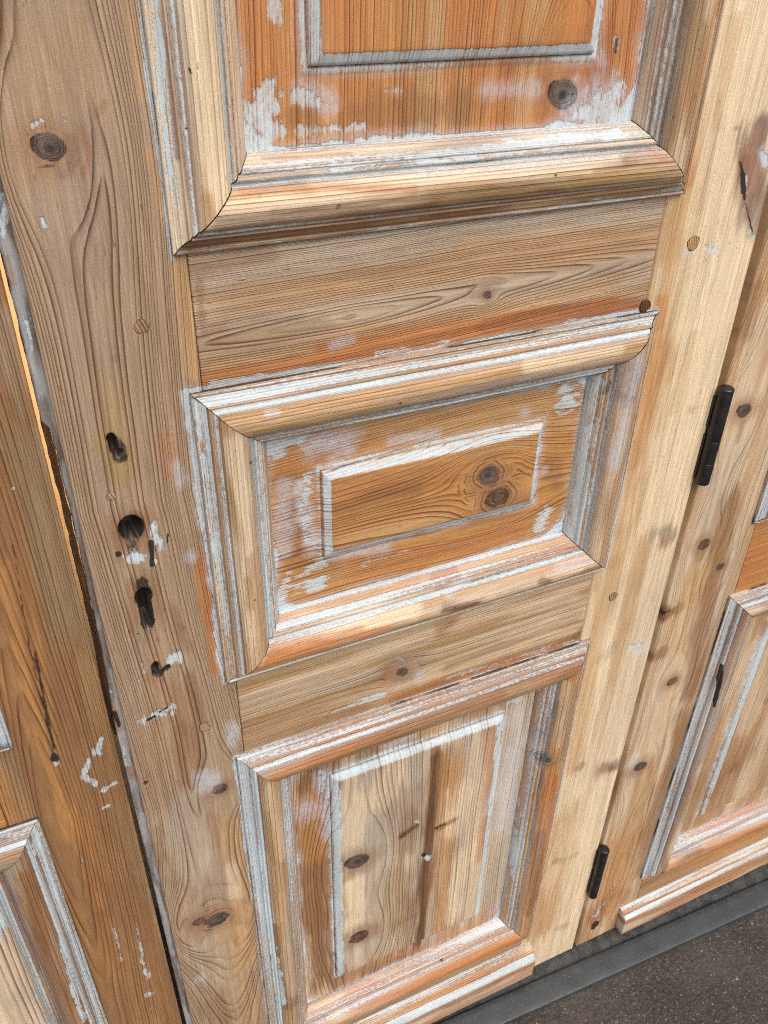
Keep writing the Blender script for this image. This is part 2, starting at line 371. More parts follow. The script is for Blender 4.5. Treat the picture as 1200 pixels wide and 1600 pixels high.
    ('MT', 'haze', .0034, .0036, .7, (.1651, 1.2721, .1736, 1.2716)),
    ('MT', 'brown', .0027, .0027, .6, (.2758, 1.2506, .328, 1.2499)),
    ('MT', 'cream', .0063, .0057, .7, (.4233, 1.2683, .5285, 1.2669)),
    ('ML', 'paint', .0036, .0041, .95, (.1097, 1.2847, .1104, 1.1966, .1129, 1.0291)),
    ('ML', 'haze', .004, .0046, .6, (.1022, 1.2502, .1021, 1.143)),
    ('ML', 'mauve', .0029, .0033, .5, (.1089, 1.2361, .1093, 1.1261)),
    ('ML', 'cream', .007, .008, .7, (.1351, 1.2489, .1379, 1.1396)),
    ('ML', 'olive', .0039, .0047, .6, (.135, 1.1028, .1345, 1.0713)),
    ('ML', 'olive', .0025, .0031, .5, (.1166, 1.1386, .1231, 1.0339)),
    ('MB', 'brown', .0062, .0068, .9, (.3501, .9931, .3872, .9851)),
    ('MB', 'red', .0068, .0073, .6, (.3487, 1.0164, .368, 1.0236)),
    ('MB', 'cream', .0087, .01, .8, (.2209, 1.0024, .3104, 1.0022)),
    ('MB', 'cream', .0086, .0091, .8, (.4077, .9876, .5293, .9909)),
    ('MB', 'orange', .0067, .008, .6, (.1508, 1.0018, .2501, 1.0008)),
    ('MB', 'brown', .0048, .005, .7, (.4754, .9937, .4853, .9858)),
    ('MB', 'brown', .0034, .0036, .8, (.3471, 1.0436, .3707, 1.0405)),
    ('MB', 'green', .0056, .0067, .7, (.167, 1.0477, .1595, 1.0334)),
    ('MB', 'green', .0035, .0043, .6, (.1399, .9925, .1557, 1.0262)),
    ('MB', 'green', .0075, .0075, .7, (.4832, 1.0597, .498, 1.0466)),
    ('MB', 'haze', .0089, .009, .5, (.5001, 1.0048, .5459, 1.0001)),
    ('MB', 'haze', .0061, .0066, .6, (.3571, 1.0091, .3886, 1.017)),
    ('MR', 'mauve', .0156, .0138, .7, (.553, 1.2452, .551, 1.2166)),
    ('MR', 'brown', .0061, .0055, .6, (.5386, 1.2175, .5613, 1.2071)),
    ('MR', 'dirt_shade', .0034, .0031, .45, (.5311, 1.2146, .535, 1.2269)),
    ('MR', 'paint', .0064, .0061, .9, (.5242, 1.229, .5271, 1.1038, .5281, 1.0242)),
    ('MR', 'haze', .0106, .0096, .6, (.5556, 1.2518, .552, 1.1309)),
    ('MR', 'brown', .0035, .0032, .6, (.5148, 1.1941, .5149, 1.1712)),
    ('MR', 'amber', .0027, .0027, .7, (.5152, 1.0984)),
    ('WT', 'brown', .0067, .008, .6, (.1852, .8117, .317, .8169, .4417, .8249)),
    ('WT', 'orange', .006, .0077, .6, (.1465, .8142, .2334, .8164)),
    ('WT', 'orange', .0038, .0044, .8, (.2988, .8581, .3498, .8524)),
    ('WT', 'green', .0032, .0041, .6, (.1193, .855, .164, .8548)),
    ('WL', 'paint', .0058, .0081, 1, (.1133, .8255, .1158, .5855, .1268, .3165)),
    ('WL', 'haze', .0055, .0075, .7, (.1189, .8003, .1204, .5232)),
    ('WL', 'olive', .0092, .0125, .6, (.1314, .7588, .1339, .602)),
    ('WL', 'brown', .0045, .0065, .7, (.1272, .5184, .1268, .3165)),
    ('WL', 'brown', .0087, .0125, .6, (.1268, .3165, .1459, .3006)),
    ('WL', 'pale', .0062, .0083, .6, (.1366, .8024, .1459, .6627)),
    ('WL', 'mauve', .0072, .0104, .6, (.1083, .3321)),
    ('WR', 'orange', .0133, .0161, .7, (.5506, .5889, .5593, .2902)),
    ('WR', 'brown', .0093, .0114, .7, (.5472, .4696, .5536, .2564)),
    ('WR', 'brown', .0073, .0083, .7, (.5386, .7541, .5285, .6824)),
    ('WR', 'paint', .0066, .0078, .85, (.5049, .7926, .5124, .5801, .525, .3488)),
    ('WR', 'pale', .0085, .0096, .5, (.5434, .7883, .5489, .6727)),
    ('WR', 'grey', .0076, .0087, .5, (.5285, .6824, .5229, .6312)),
    ('WB', 'orange', .0191, .0257, .8, (.2417, .2105, .4023, .1785, .5271, .1631)),
    ('WB', 'green', .0143, .0183, .8, (.5015, .2798, .4831, .2835)),
    ('WB', 'green', .0077, .0109, .6, (.1684, .3116, .1804, .3109)),
    ('WB', 'haze', .0167, .0236, .6, (.2634, .232, .1994, .247)),
    ('WB', 'dirt_shade', .0082, .0118, .6, (.1885, .2268)),
    ('WB', 'brown', .009, .012, .5, (.4095, .0658, .5117, .0689)),
    ('LS', 'amber', .0128, .018, .7, (-.061, 1.1552, -.0708, 1.0046, -.0772, .8123)),
    ('LS', 'olive', .0101, .0127, .7, (-.0241, 1.2358, -.0317, 1.1459)),
    ('LS', 'tan', .0074, .0094, .7, (-.0241, 1.2108, -.027, 1.0851)),
    ('LS', 'olive', .0083, .0114, .5, (-.0244, 1.0685, -.0246, .9665)),
    ('LS', 'brown', .0039, .0052, .7, (-.0541, 1.1869, -.0621, 1.0748, -.0704, .9319)),
    ('LS', 'dirt_shade', .0017, .0024, .6, (-.061, 1.0666, -.0655, 1.0023, -.0688, .9406)),
    ('LS', 'dirt_shade', .0049, .007, .7, (-.0711, .9285)),
    ('LS', 'paint', .0031, .0045, .9, (-.0708, .9206)),
    ('LS', 'orange', .0204, .0307, .6, (-.0592, .8019, -.065, .5457)),
    ('LS', 'amber', .0247, .0378, .6, (-.0539, .5671, -.0511, .3879)),
    ('LS', 'tan', .0104, .0156, .6, (-.0427, .7575, -.0472, .3845)),
    ('LS', 'paint', .0052, .0073, .95, (-.0239, .9335, -.0327, .9184)),
    ('LS', 'paint', .0046, .0065, .9, (-.0408, .9078, -.0499, .8924)),
    ('LS', 'paint', .0033, .0047, .85, (-.0417, .8729, -.0495, .8872)),
    ('LS', 'paint', .0028, .0039, .85, (-.0361, .8596, -.0208, .8652)),
    ('LS', 'paint', .0021, .003, .8, (-.0441, .832, -.0325, .8332)),
    ('LS', 'paint', .0022, .0032, .7, (-.0748, .771, -.0745, .7532)),
    ('LS', 'brown', .0086, .0129, .6, (-.0726, .7638)),
    ('LS', 'brown', .0064, .0097, .7, (-.0648, .652)),
    ('LS', 'paint', .0036, .0055, .75, (-.0376, .5985, -.0422, .5283, -.0398, .4874)),
    ('LS', 'paint', .003, .0045, .75, (-.0489, .4459, -.0373, .4447)),
    ('LS', 'paint', .003, .0047, .8, (-.0479, .4112)),
    ('LS', 'paint', .0012, .0015, .9, (-.0429, 1.2388)),
    ('LS', 'paint', .0014, .0018, .8, (-.0429, 1.0832)),
    ('LS', 'paint', .0013, .0015, .8, (-.021, 1.3545)),
    ('LS', 'mauve', .0095, .0107, .7, (-.0218, 1.3767, -.0239, 1.3268)),
    ('LS', 'paint', .0026, .0039, .7, (-.063, .6167, -.0664, .5468)),
    ('LS', 'tan', .0027, .004, .85, (-.0135, 1.0317, -.0124, .8418, -.0126, .5806, -.0135, .3367)),
    ('LWR', 'paint', .0039, .0059, .95, (-.1089, .8541, -.1102, .8172)),
    ('LWR', 'brown', .0075, .012, .9, (-.1276, .7943, -.1367, .6522, -.1383, .4915)),
    ('LWR', 'brown', .0058, .0092, .9, (-.1474, .7608, -.1523, .6089)),
    ('LWR', 'mauve', .007, .0107, .7, (-.1017, .812, -.1053, .7079)),
    ('LWR', 'paint', .0033, .0053, .95, (-.12, .6666, -.1243, .5268, -.1242, .4627)),
    ('L6', 'pale', .032, .0517, .8, (-.172, .6361, -.1865, .5)),
    ('L6', 'strip', .0206, .0336, .85, (-.175, .6383, -.1894, .4864)),
    ('L6', 'greyw', .0245, .0402, .6, (-.1809, .5267)),
    ('RB', 'paint', .0029, .003, .75, (-.0058, 1.4359, .001, 1.4609)),
    ('RB', 'grey', .0025, .0025, .6, (-.0009, 1.4484)),
    ('RB', 'paint', .0018, .002, .8, (-.0047, 1.3706, -.0049, 1.3479)),
    ('RB', 'paint', .0014, .0016, .8, (-.0053, 1.3189)),
    ('RB', 'brown', .0032, .0044, .9, (-.0067, .9674, -.0056, .9342)),
    ('RB', 'dirt_shade', .0026, .0036, .8, (-.0069, .9583, -.0055, .9389)),
    ('RB', 'brown', .0028, .0039, .8, (-.0056, .8746, -.0046, .8585)),
    ('RB', 'paint', .0031, .0042, .7, (-.0056, .9895)),
    ('RB', 'paint', .0034, .0047, .7, (-.0055, .9098, -.0073, .8806)),
    ('RB', 'brown', .0021, .0023, .8, (-.0075, 1.4183, -.0073, 1.3998)),
    ('RS', 'pale', .022, .0199, .7, (.7393, 1.2594, .7624, 1.0731, .7543, .9987)),
    ('RS', 'pale', .0263, .028, .7, (.7549, .8254, .7536, .6744, .7656, .5248)),
    ('RS', 'greyw', .0232, .0217, .6, (.7452, 1.0953, .7493, .98)),
    ('RS', 'brown', .0218, .0217, .75, (.7824, 1.011, .7958, .823, .8087, .6512)),
    ('RS', 'brown', .0289, .0329, .7, (.8121, .5929, .8161, .3143, .819, .1789)),
    ('RS', 'amber', .038, .0459, .6, (.7351, .3068, .7476, .1021)),
    ('RS', 'red', .0243, .0297, .5, (.7355, .0891, .7716, .1279)),
    ('RS', 'brown', .0103, .0104, .9, (.7118, .8406, .7353, .8439)),
    ('RS', 'dirt_shade', .0051, .0052, .6, (.707, .8423, .7171, .8456)),
    ('RS', 'brown', .0094, .0099, .7, (.7068, .7609, .7242, .7641)),
    ('RS', 'paint', .0102, .0124, .8, (.7419, .1165, .7389, .0868)),
    ('RS', 'dirt_shade', .0104, .0128, .7, (.7425, .0516)),
    ('RS', 'paint', .0044, .0047, .7, (.7437, .6514)),
    ('RS', 'paint', .0019, .0016, .8, (.6843, 1.257)),
    ('RS', 'mauve', .0192, .0218, .5, (.7347, .4935)),
    ('RS', 'haze', .0156, .0175, .4, (.7269, .5285)),
    ('RS', 'brown', .0105, .0126, .5, (.7938, .0919, .8032, .1173)),
    ('RS', 'brown', .0117, .0096, .45, (.7118, 1.2995, .7201, 1.2476)),
    ('Q2', 'orange', .0357, .0346, .9, (.8541, .8961, .8406, .8664)),
    ('Q3', 'brown', .0459, .0543, .4, (.8593, .0694, 1.012, .0355)),
    ('QWL', 'dirt_shade', .0025, .0026, .95, (.84, .7056, .8436, .661, .8454, .621)),
    ('QWL', 'mauve', .0126, .0143, .7, (.8204, .4166, .8227, .3813)),
    ('QWL', 'paint', .0079, .0085, .85, (.8078, .8181, .8129, .5923, .8198, .3655)),
    ('QWB', 'orange', .02, .0226, .85, (.9648, .2087, 1.0261, .2126, 1.0846, .2286)),
    ('QWB', 'paint', .0104, .0117, .9, (.8692, .2835, .9703, .2915, 1.0699, .2935)),
    ('QWB', 'haze', .013, .0147, .6, (.9819, .2339)),
    ('QWB', 'brown', .0106, .0123, .7, (.8902, .204, .938, .195)),
    ('QML', 'paint', .0075, .007, .9, (.8118, 1.0118, .8112, .9819)),
    ('Q6', 'brown', .043, .0472, .5, (.9441, .3563, .9886, .4036)),
    ('Q6', 'brown', .0118, .013, .7, (.9808, .3816)),
    ('Q6', 'brown', .0092, .0095, .8, (1.0017, .5467)),
    ('Q6', 'pale', .0346, .0362, .6, (.9503, .6669, .968, .5117)),
    ('PM', 'paint', .0074, .008, .9, (.1803, 1.2186, .1887, 1.2267)),
    ('PM', 'paint', .0072, .0084, .85, (.1688, 1.0223, .1793, 1.0489)),
    ('PM', 'paint', .0064, .0074, .8, (.1698, 1.0393, .1837, 1.0684)),
    ('PL', 'paint', .0044, .0059, .95, (.2264, .7239, .2282, .5785, .2295, .2812)),
    ('PL', 'paint', .0031, .004, .8, (.2185, .7181, .2181, .5408)),
    ('PL', 'paint', .0061, .0072, .9, (.4624, .7249, .4706, .5717)),
    ('PM', 'paint', .0028, .0031, .95, (.2253, 1.1743, .2286, 1.0873)),
    ('SL', 'bark', .0037, .0037, .7, (.0484, 1.4938, .0487, 1.4776, .0398, 1.4701)),
    ('SL', 'red', .0025, .0024, .5, (.0555, 1.4993, .0589, 1.483, .0522, 1.469)),
    ('SL', 'dirt_shade', .0012, .0012, .45, (.0246, 1.4767, .035, 1.4775)),
    ('SL', 'umber', .0033, .0031, .5, (.0671, 1.5065, .0746, 1.5139)),
    ('UL', 'dirt_shade', .0013, .0012, .6, (.1229, 1.4975)),
    ('ML', 'dirt_shade', .0014, .0016, .7, (.1476, 1.2269)),
    ('ML', 'dirt_shade', .0017, .002, .6, (.1394, 1.0777)),
    ('MT', 'dirt_shade', .0017, .0016, .6, (.2884, 1.2578)),
    ('MB', 'dirt_shade', .0026, .0029, .7, (.3623, .9908)),
    ('WB', 'dirt_shade', .0048, .0064, .6, (.4009, .1999)),
    ('UB', 'dirt_shade', .0016, .0013, .6, (.4265, 1.4432)),
    ('LS', 'umber', .0198, .025, .8, (-.024, 1.3053, -.0313, 1.1999, -.0401, 1.0744)),
    ('LS', 'umber', .0388, .0583, .8, (-.0508, .9224, -.052, .6764, -.0603, .4133)),
    ('LS', 'dirt_shade', .0008, .0011, .6, (-.0541, 1.1869, -.0627, 1.0981, -.0676, 1.0203, -.0704, .9319)),
    ('PL', 'dark', .0069, .0086, .9, (.3659, .7131, .3649, .5999, .3643, .5271)),
    ('PL', 'dark', .0067, .0087, .85, (.3629, .5127, .3607, .4182, .3635, .246)),
    ('PL', 'dark', .005, .0063, .5, (.3705, .7173, .3691, .5542, .3662, .2382)),
    ('PL', 'umber', .0252, .0339, .8, (.1996, .7156, .1997, .5815, .2003, .4432)),
    ('PL', 'amber', .0199, .026, .6, (.1941, .7059, .1939, .5992)),
    ('LS', 'moss', .0172, .0221, .75, (-.0217, 1.2711, -.0217, 1.1705, -.0217, 1.0832)),
    ('LS', 'moss', .0071, .0084, .6, (-.0217, 1.3471, -.024, 1.3053)),
    ('RS', 'pale', .0171, .0151, .5, (.7309, 1.2152, .7404, 1.0784)),
    ('RS', 'honey', .0185, .0188, .5, (.7524, .8946, .7538, .7652)),
    ('SL', 'brown', .0146, .0174, .5, (.0407, 1.1742)),
    ('SL', 'dirt_shade', .0044, .0055, .5, (.0385, 1.1595, .0403, 1.1533)),
    ('SL', 'moss', .0095, .0119, .6, (.0416, 1.1149, .0354, 1.0544)),
    ('SL', 'umber', .0047, .0059, .7, (.0381, 1.1145, .0404, 1.1062)),
    ('SL', 'paint', .0017, .002, .8, (.068, 1.1649, .0678, 1.1544)),
    ('SL', 'paint', .0017, .0021, .7, (.0426, 1.1497, .0491, 1.1435)),
    ('SL', 'dirt_shade', .0011, .0014, .7, (.0709, 1.1606, .0697, 1.1517)),
    ('SL', 'dirt_shade', .0012, .0016, .6, (.0291, 1.0567)),
    ('SL', 'dirt_shade', .0012, .0016, .6, (.0545, 1.0515)),
    ('SL', 'brown', .0037, .0048, .5, (.0453, 1.0424)),
    ('SL', 'paint', .0013, .0015, .8, (.0829, 1.2715)),
    ('SL', 'dirt_shade', .0008, .001, .5, (.0183, 1.2187)),
    ('SL', 'brown', .0039, .0042, .4, (.0514, 1.3342)),
    ('SL', 'paint', .0009, .001, .8, (.0463, 1.3561)),
    ('SR', 'umber', .0059, .0045, .5, (.6511, 1.439, .6739, 1.3895)),
    ('SR', 'haze', .0067, .0051, .5, (.6764, 1.44, .6846, 1.4306)),
    ('RS', 'umber', .0074, .0073, .6, (.7471, .9436, .7494, .9281)),
    ('RS', 'brown', .0067, .0059, .5, (.7525, 1.1289, .753, 1.1025)),
    ('PL', 'umber', .0091, .012, .5, (.2456, .5385, .2406, .519)),
    ('PL', 'greyw', .012, .0159, .6, (.2895, .5265, .2886, .4324)),
    ('SR', 'honey', .0075, .0054, .45, (.6088, 1.5508, .6138, 1.4639)),
    ('SR', 'tan', .0047, .0036, .35, (.6094, 1.4908, .6124, 1.3894)),
    ('SR', 'honey', .0076, .0067, .4, (.6447, 1.2597, .6427, 1.1685)),
    ('SR', 'tan', .0094, .0097, .3, (.6321, .9332, .6352, .822)),
    ('UB', 'moss', .0029, .0024, .6, (.1783, 1.4364, .295, 1.4371, .4532, 1.4384)),
    ('PM', 'haze', .0106, .0118, .6, (.186, 1.1755, .1788, 1.1023)),
    ('PL', 'haze', .0129, .0151, .5, (.4988, .7338, .5129, .4563)),
]
KNOTS = [
    ('SL', .0331, 1.4889, .01, 2.2),
    ('SL', .084, .7998, .0089, 2.0),
    ('SL', .056, .551, .0163, 1.8),
    ('SL', .0338, .5622, .0086, 1.8),
    ('R1', .384, 1.3374, .0034, 1.5),
    ('R2', .312, .8912, .0064, 1.5),
    ('PU', .4467, 1.4988, .0134, 2.0),
    ('PM', .4067, 1.1378, .0107, 1.6),
    ('PM', .4216, 1.1065, .0119, 1.6),
    ('PL', .2534, .5516, .0168, 2.0),
    ('PL', .2566, .3609, .0155, 2.0),
    ('WR', .5342, .642, .0077, 1.6),
    ('RS', .7492, 1.145, .0109, 2.4),
    ('RS', .7475, .9498, .0098, 2.0),
    ('RS', .7904, .8981, .0079, 2.0),
    ('RS', .7613, .6914, .0101, 1.8),
    ('RS', .7442, .5075, .0128, 1.8),
]


def seg_dist(X, Z, pts, rx, rz):
    d = np.full(X.shape, 1e9)
    P_ = [(pts[i], pts[i + 1]) for i in range(0, len(pts), 2)]
    if len(P_) == 1:
        return np.hypot((X - P_[0][0]) / rx, (Z - P_[0][1]) / rz)
    for (ax, az), (bx, bz) in zip(P_[:-1], P_[1:]):
        ux, uz = (bx - ax) / rx, (bz - az) / rz
        px, pz = (X - ax) / rx, (Z - az) / rz
        t = np.clip((px * ux + pz * uz) / (ux * ux + uz * uz + 1e-12), 0, 1)
        d = np.minimum(d, np.hypot(px - t * ux, pz - t * uz))
    return d


def apply_marks(bid, X, Z, A, vert=True):
    """A: dict with tint (n,3), paint, haze, dirt, hole - adds the marks of this board"""
    for i, (b, kind, rx, rz, st, pts) in enumerate(MARKS):
        if b != bid: continue
        xs, zs = pts[0::2], pts[1::2]
        m = ((X > min(xs) - 2.2 * rx) & (X < max(xs) + 2.2 * rx) & (Z > min(zs) - 2.2 * rz) & (Z < max(zs) + 2.2 * rz))
        if not m.any(): continue
        x, z = X[m], Z[m]
        fx, fz = (1.0, .3) if vert else (.3, 1.0)          # edges follow the grain
        if kind in TINT: fx, fz = (1.0, .09) if vert else (.09, 1.0)
        wa = (fbm(x * 70 * fx + i * 3.1, z * 70 * fz + i, i, 3) - .5)
        wb = (fbm(x * 260 * fx + i * 1.7, z * 260 * fz, i + 40, 2) - .5)
        d = seg_dist(x, z, pts, rx, rz) + wa * 1.1 + wb * .7
        if kind == 'paint':
            wc = fbm(x * 600 * (1 if vert else .25) + i, z * 600 * (.25 if vert else 1), i + 90, 2) - .5
            A['paint'][m] = np.maximum(A['paint'][m], st * sst(1.75, .05, d + wa * 1.0 + wb * .8 + wc * .9))
        elif kind == 'haze':
            A['haze'][m] = np.maximum(A['haze'][m], st * sst(1.5, .1, d))
        elif kind == 'dirt_shade':
            A['dirt_shade'][m] = np.maximum(A['dirt_shade'][m], st * sst(1.3, .5, d))
        elif kind == 'strip':                               # coating taken off again
            A['paint'][m] *= 1 - st * sst(1.2, .6, d)
            A['haze'][m] *= 1 - st * sst(1.2, .6, d)
        elif kind == 'bore':
            d0 = seg_dist(x, z, pts, rx, rz) + wb * .10
            A['hole'][m] = np.maximum(A['hole'][m], st * sst(1.0, .90, d0))
            A['dirt_shade'][m] = np.maximum(A['dirt_shade'][m], np.maximum(.98 * sst(1.12, 1.0, d0), .40 * sst(1.5, 1.0, d0 + wa * 1.2)))  # shade inside the bore painted near black, grime round its rim
        elif kind == 'hole':
            d0 = seg_dist(x, z, pts, rx, rz) + wb * .7 + wa * .3
            A['hole'][m] = np.maximum(A['hole'][m], st * sst(1.05, .72, d0))
            A['dirt_shade'][m] = np.maximum(A['dirt_shade'][m], np.maximum(.45 * sst(1.7, .9, d0 + wb * .9), .93 * sst(1.08, .84, d0)))  # dark inside of the hole painted as shade, with grime at the edge
        else:
            k = (st * sst(1.45, .30, d + wa * .7 + wb * .5))[:, None]
            A['tint'][m] = A['tint'][m] * (1 - k) + np.array(TINT[kind]) * k


def knots_for(bid):
    return [k[1:] for k in KNOTS if k[0] == bid]


def ring_field(cross, along, spec, knots):
    """flat-sawn softwood: growth rings cut by a plane, bending round the knots.
    knots: (cross, along, radius, stretch)"""
    seed = spec.get('seed', 1)
    c = cross + .004 * (fbm(along * 5, cross * 6, seed, 2) - .5) * 2
    sh = np.zeros_like(c)
    for (kc, ka, kr, ks) in knots:
        dx = cross - kc; dz = (along - ka) / ks
        r2 = dx * dx + dz * dz
        R2 = (kr * 2.5) ** 2
        sh -= dx * R2 / np.maximum(r2, R2) * np.exp(-r2 / (kr * 9) ** 2)
    c = c + sh
    zc, xc = spec['xc']; zd, dd = spec['d']
    x0 = np.interp(along, zc, xc); d = np.interp(along, zd, dd)
    r = np.hypot(c - x0, d)
    sp = spec.get('sp', .004)
    g = r / sp * (1 + spec.get('acc', 0) * r)
    g = g + 1.1 * (vnoise(g * .35, g * 0 + 3.3, seed + 5) - .5) * 2        # wide and narrow years
    g = g + .25 * (fbm(along * 14, cross * 60, seed + 9, 2) - .5)
    return g


def knot_marks(A, cross, along, knots):
    for n, (kc, ka, kr, ks) in enumerate(knots):
        dx = cross - kc; dz = (along - ka)
        e = (.80 if ks > 1.7 else 1.08)
        q = np.hypot(dx, dz / e)
        m = q < kr * 4.2
        if not m.any(): continue
        u, v = dx[m] / kr, dz[m] / kr / e
        ang = np.arctan2(v, u)
        qq = q[m] / kr + .62 * (fbm(u * .8 + n * 3.3, v * .8, n, 2) - .5) + .16 * (fbm(u * 3, v * 3, n + 9, 2) - .5)
        inside = sst(1.06, .94, qq)
        # the wood swirls round the knot and is stained by its resin
        swirl = sst(3.0, 1.2, qq + .30 * np.abs(u) - .28 * np.abs(v)) * (1 - inside)
        halo = sst(3.4, .9, qq + .5 * (fbm(u * .8, v * .5, n + 31, 2) - .5)) * .62
        t = A['tint'][m]
        t = t * (1 - halo[:, None]) + np.array((.29, .165, .095)) * halo[:, None]
        kcol = np.array(((.115, .088, .074), (.15, .085, .055), (.10, .085, .078), (.17, .115, .08))[n % 4]) * (0.45 + 1.1 * fbm(qq * 4, ang * 1.2, n, 2))[:, None]
        t = t * (1 - inside[:, None]) + kcol * inside[:, None]
        A['tint'][m] = t
        rg = A['ring'][m]
        rg = rg * (1 - swirl) + (np.round(rg[0]) + qq * 2.1) * swirl if False else np.where(swirl > .5, qq * 2.4 + 40, rg)
        A['ring'][m] = np.where(inside > .5, qq * 4.5, rg)
        lt = A['late'][m]
        lt = lt * (1 - .97 * np.exp(-((swirl - .5) / .12) ** 2))
        A['late'][m] = lt * (1 - inside) + .8 * inside
        d = A['dirt_shade'][m]
        rim = np.exp(-((qq - 1.0) / .10) ** 2) * (.35 + .5 * fbm(ang * 1.3, qq * 0 + n, n + 2, 2))
        crack = sst(.10, .02, np.abs(np.sin(ang * 1.5 + n + .5 * fbm(qq * 3, ang * 0, n + 5, 2)))) * (qq < .8) * .75
        d = np.maximum(np.maximum(d, rim), crack)
        A['dirt_shade'][m] = np.maximum(d, .5 * sst(.30, .05, qq))


# ------------------------------------------------------------------ materials
def new_mat(name):
    m = bpy.data.materials.new(name); m.use_nodes = True
    t = m.node_tree
    return m, t, t.nodes['Principled BSDF']


class NB:
    """tiny node builder"""
    def __init__(s, t): s.t = t; s.n = t.nodes; s.l = t.links
    def put(s, sock, v):
        if hasattr(v, 'is_linked'): s.l.new(v, sock)
        else: sock.default_value = v
    def attr(s, name, out='Fac'):
        n = s.n.new('ShaderNodeAttribute'); n.attribute_name = name; return n.outputs[out]
    def m(s, op, a, b=0.0, c=0.0, clamp=False):
        n = s.n.new('ShaderNodeMath'); n.operation = op; n.use_clamp = clamp
        s.put(n.inputs[0], a); s.put(n.inputs[1], b)
        if op in ('MULTIPLY_ADD', 'SMOOTH_MIN'): s.put(n.inputs[2], c)
        return n.outputs[0]
    def vm(s, op, a, b=(0, 0, 0)):
        n = s.n.new('ShaderNodeVectorMath'); n.operation = op
        s.put(n.inputs[0], a); s.put(n.inputs[1], b); return n.outputs[0]
    def noise(s, vec, scale=1.0, detail=2.0, rough=.5):
        n = s.n.new('ShaderNodeTexNoise'); s.put(n.inputs['Vector'], vec)
        n.inputs['Scale'].default_value = scale; n.inputs['Detail'].default_value = detail
        n.inputs['Roughness'].default_value = rough; return n.outputs['Fac']
    def ramp(s, v, a, b, lo=0.0, hi=1.0):
        n = s.n.new('ShaderNodeMapRange'); n.interpolation_type = 'SMOOTHSTEP'
        s.put(n.inputs[0], v); s.put(n.inputs[1], a); s.put(n.inputs[2], b); s.put(n.inputs[3], lo); s.put(n.inputs[4], hi)
        return n.outputs[0]
    def mix(s, f, a, b, mode='MIX'):
        n = s.n.new('ShaderNodeMix'); n.data_type = 'RGBA'; n.blend_type = mode
        s.put(n.inputs[0], f)
        for k, v in ((6, a), (7, b)):
            if isinstance(v, tuple) and len(v) == 3: v = (*v, 1)
            s.put(n.inputs[k], v)
        return n.outputs[2]


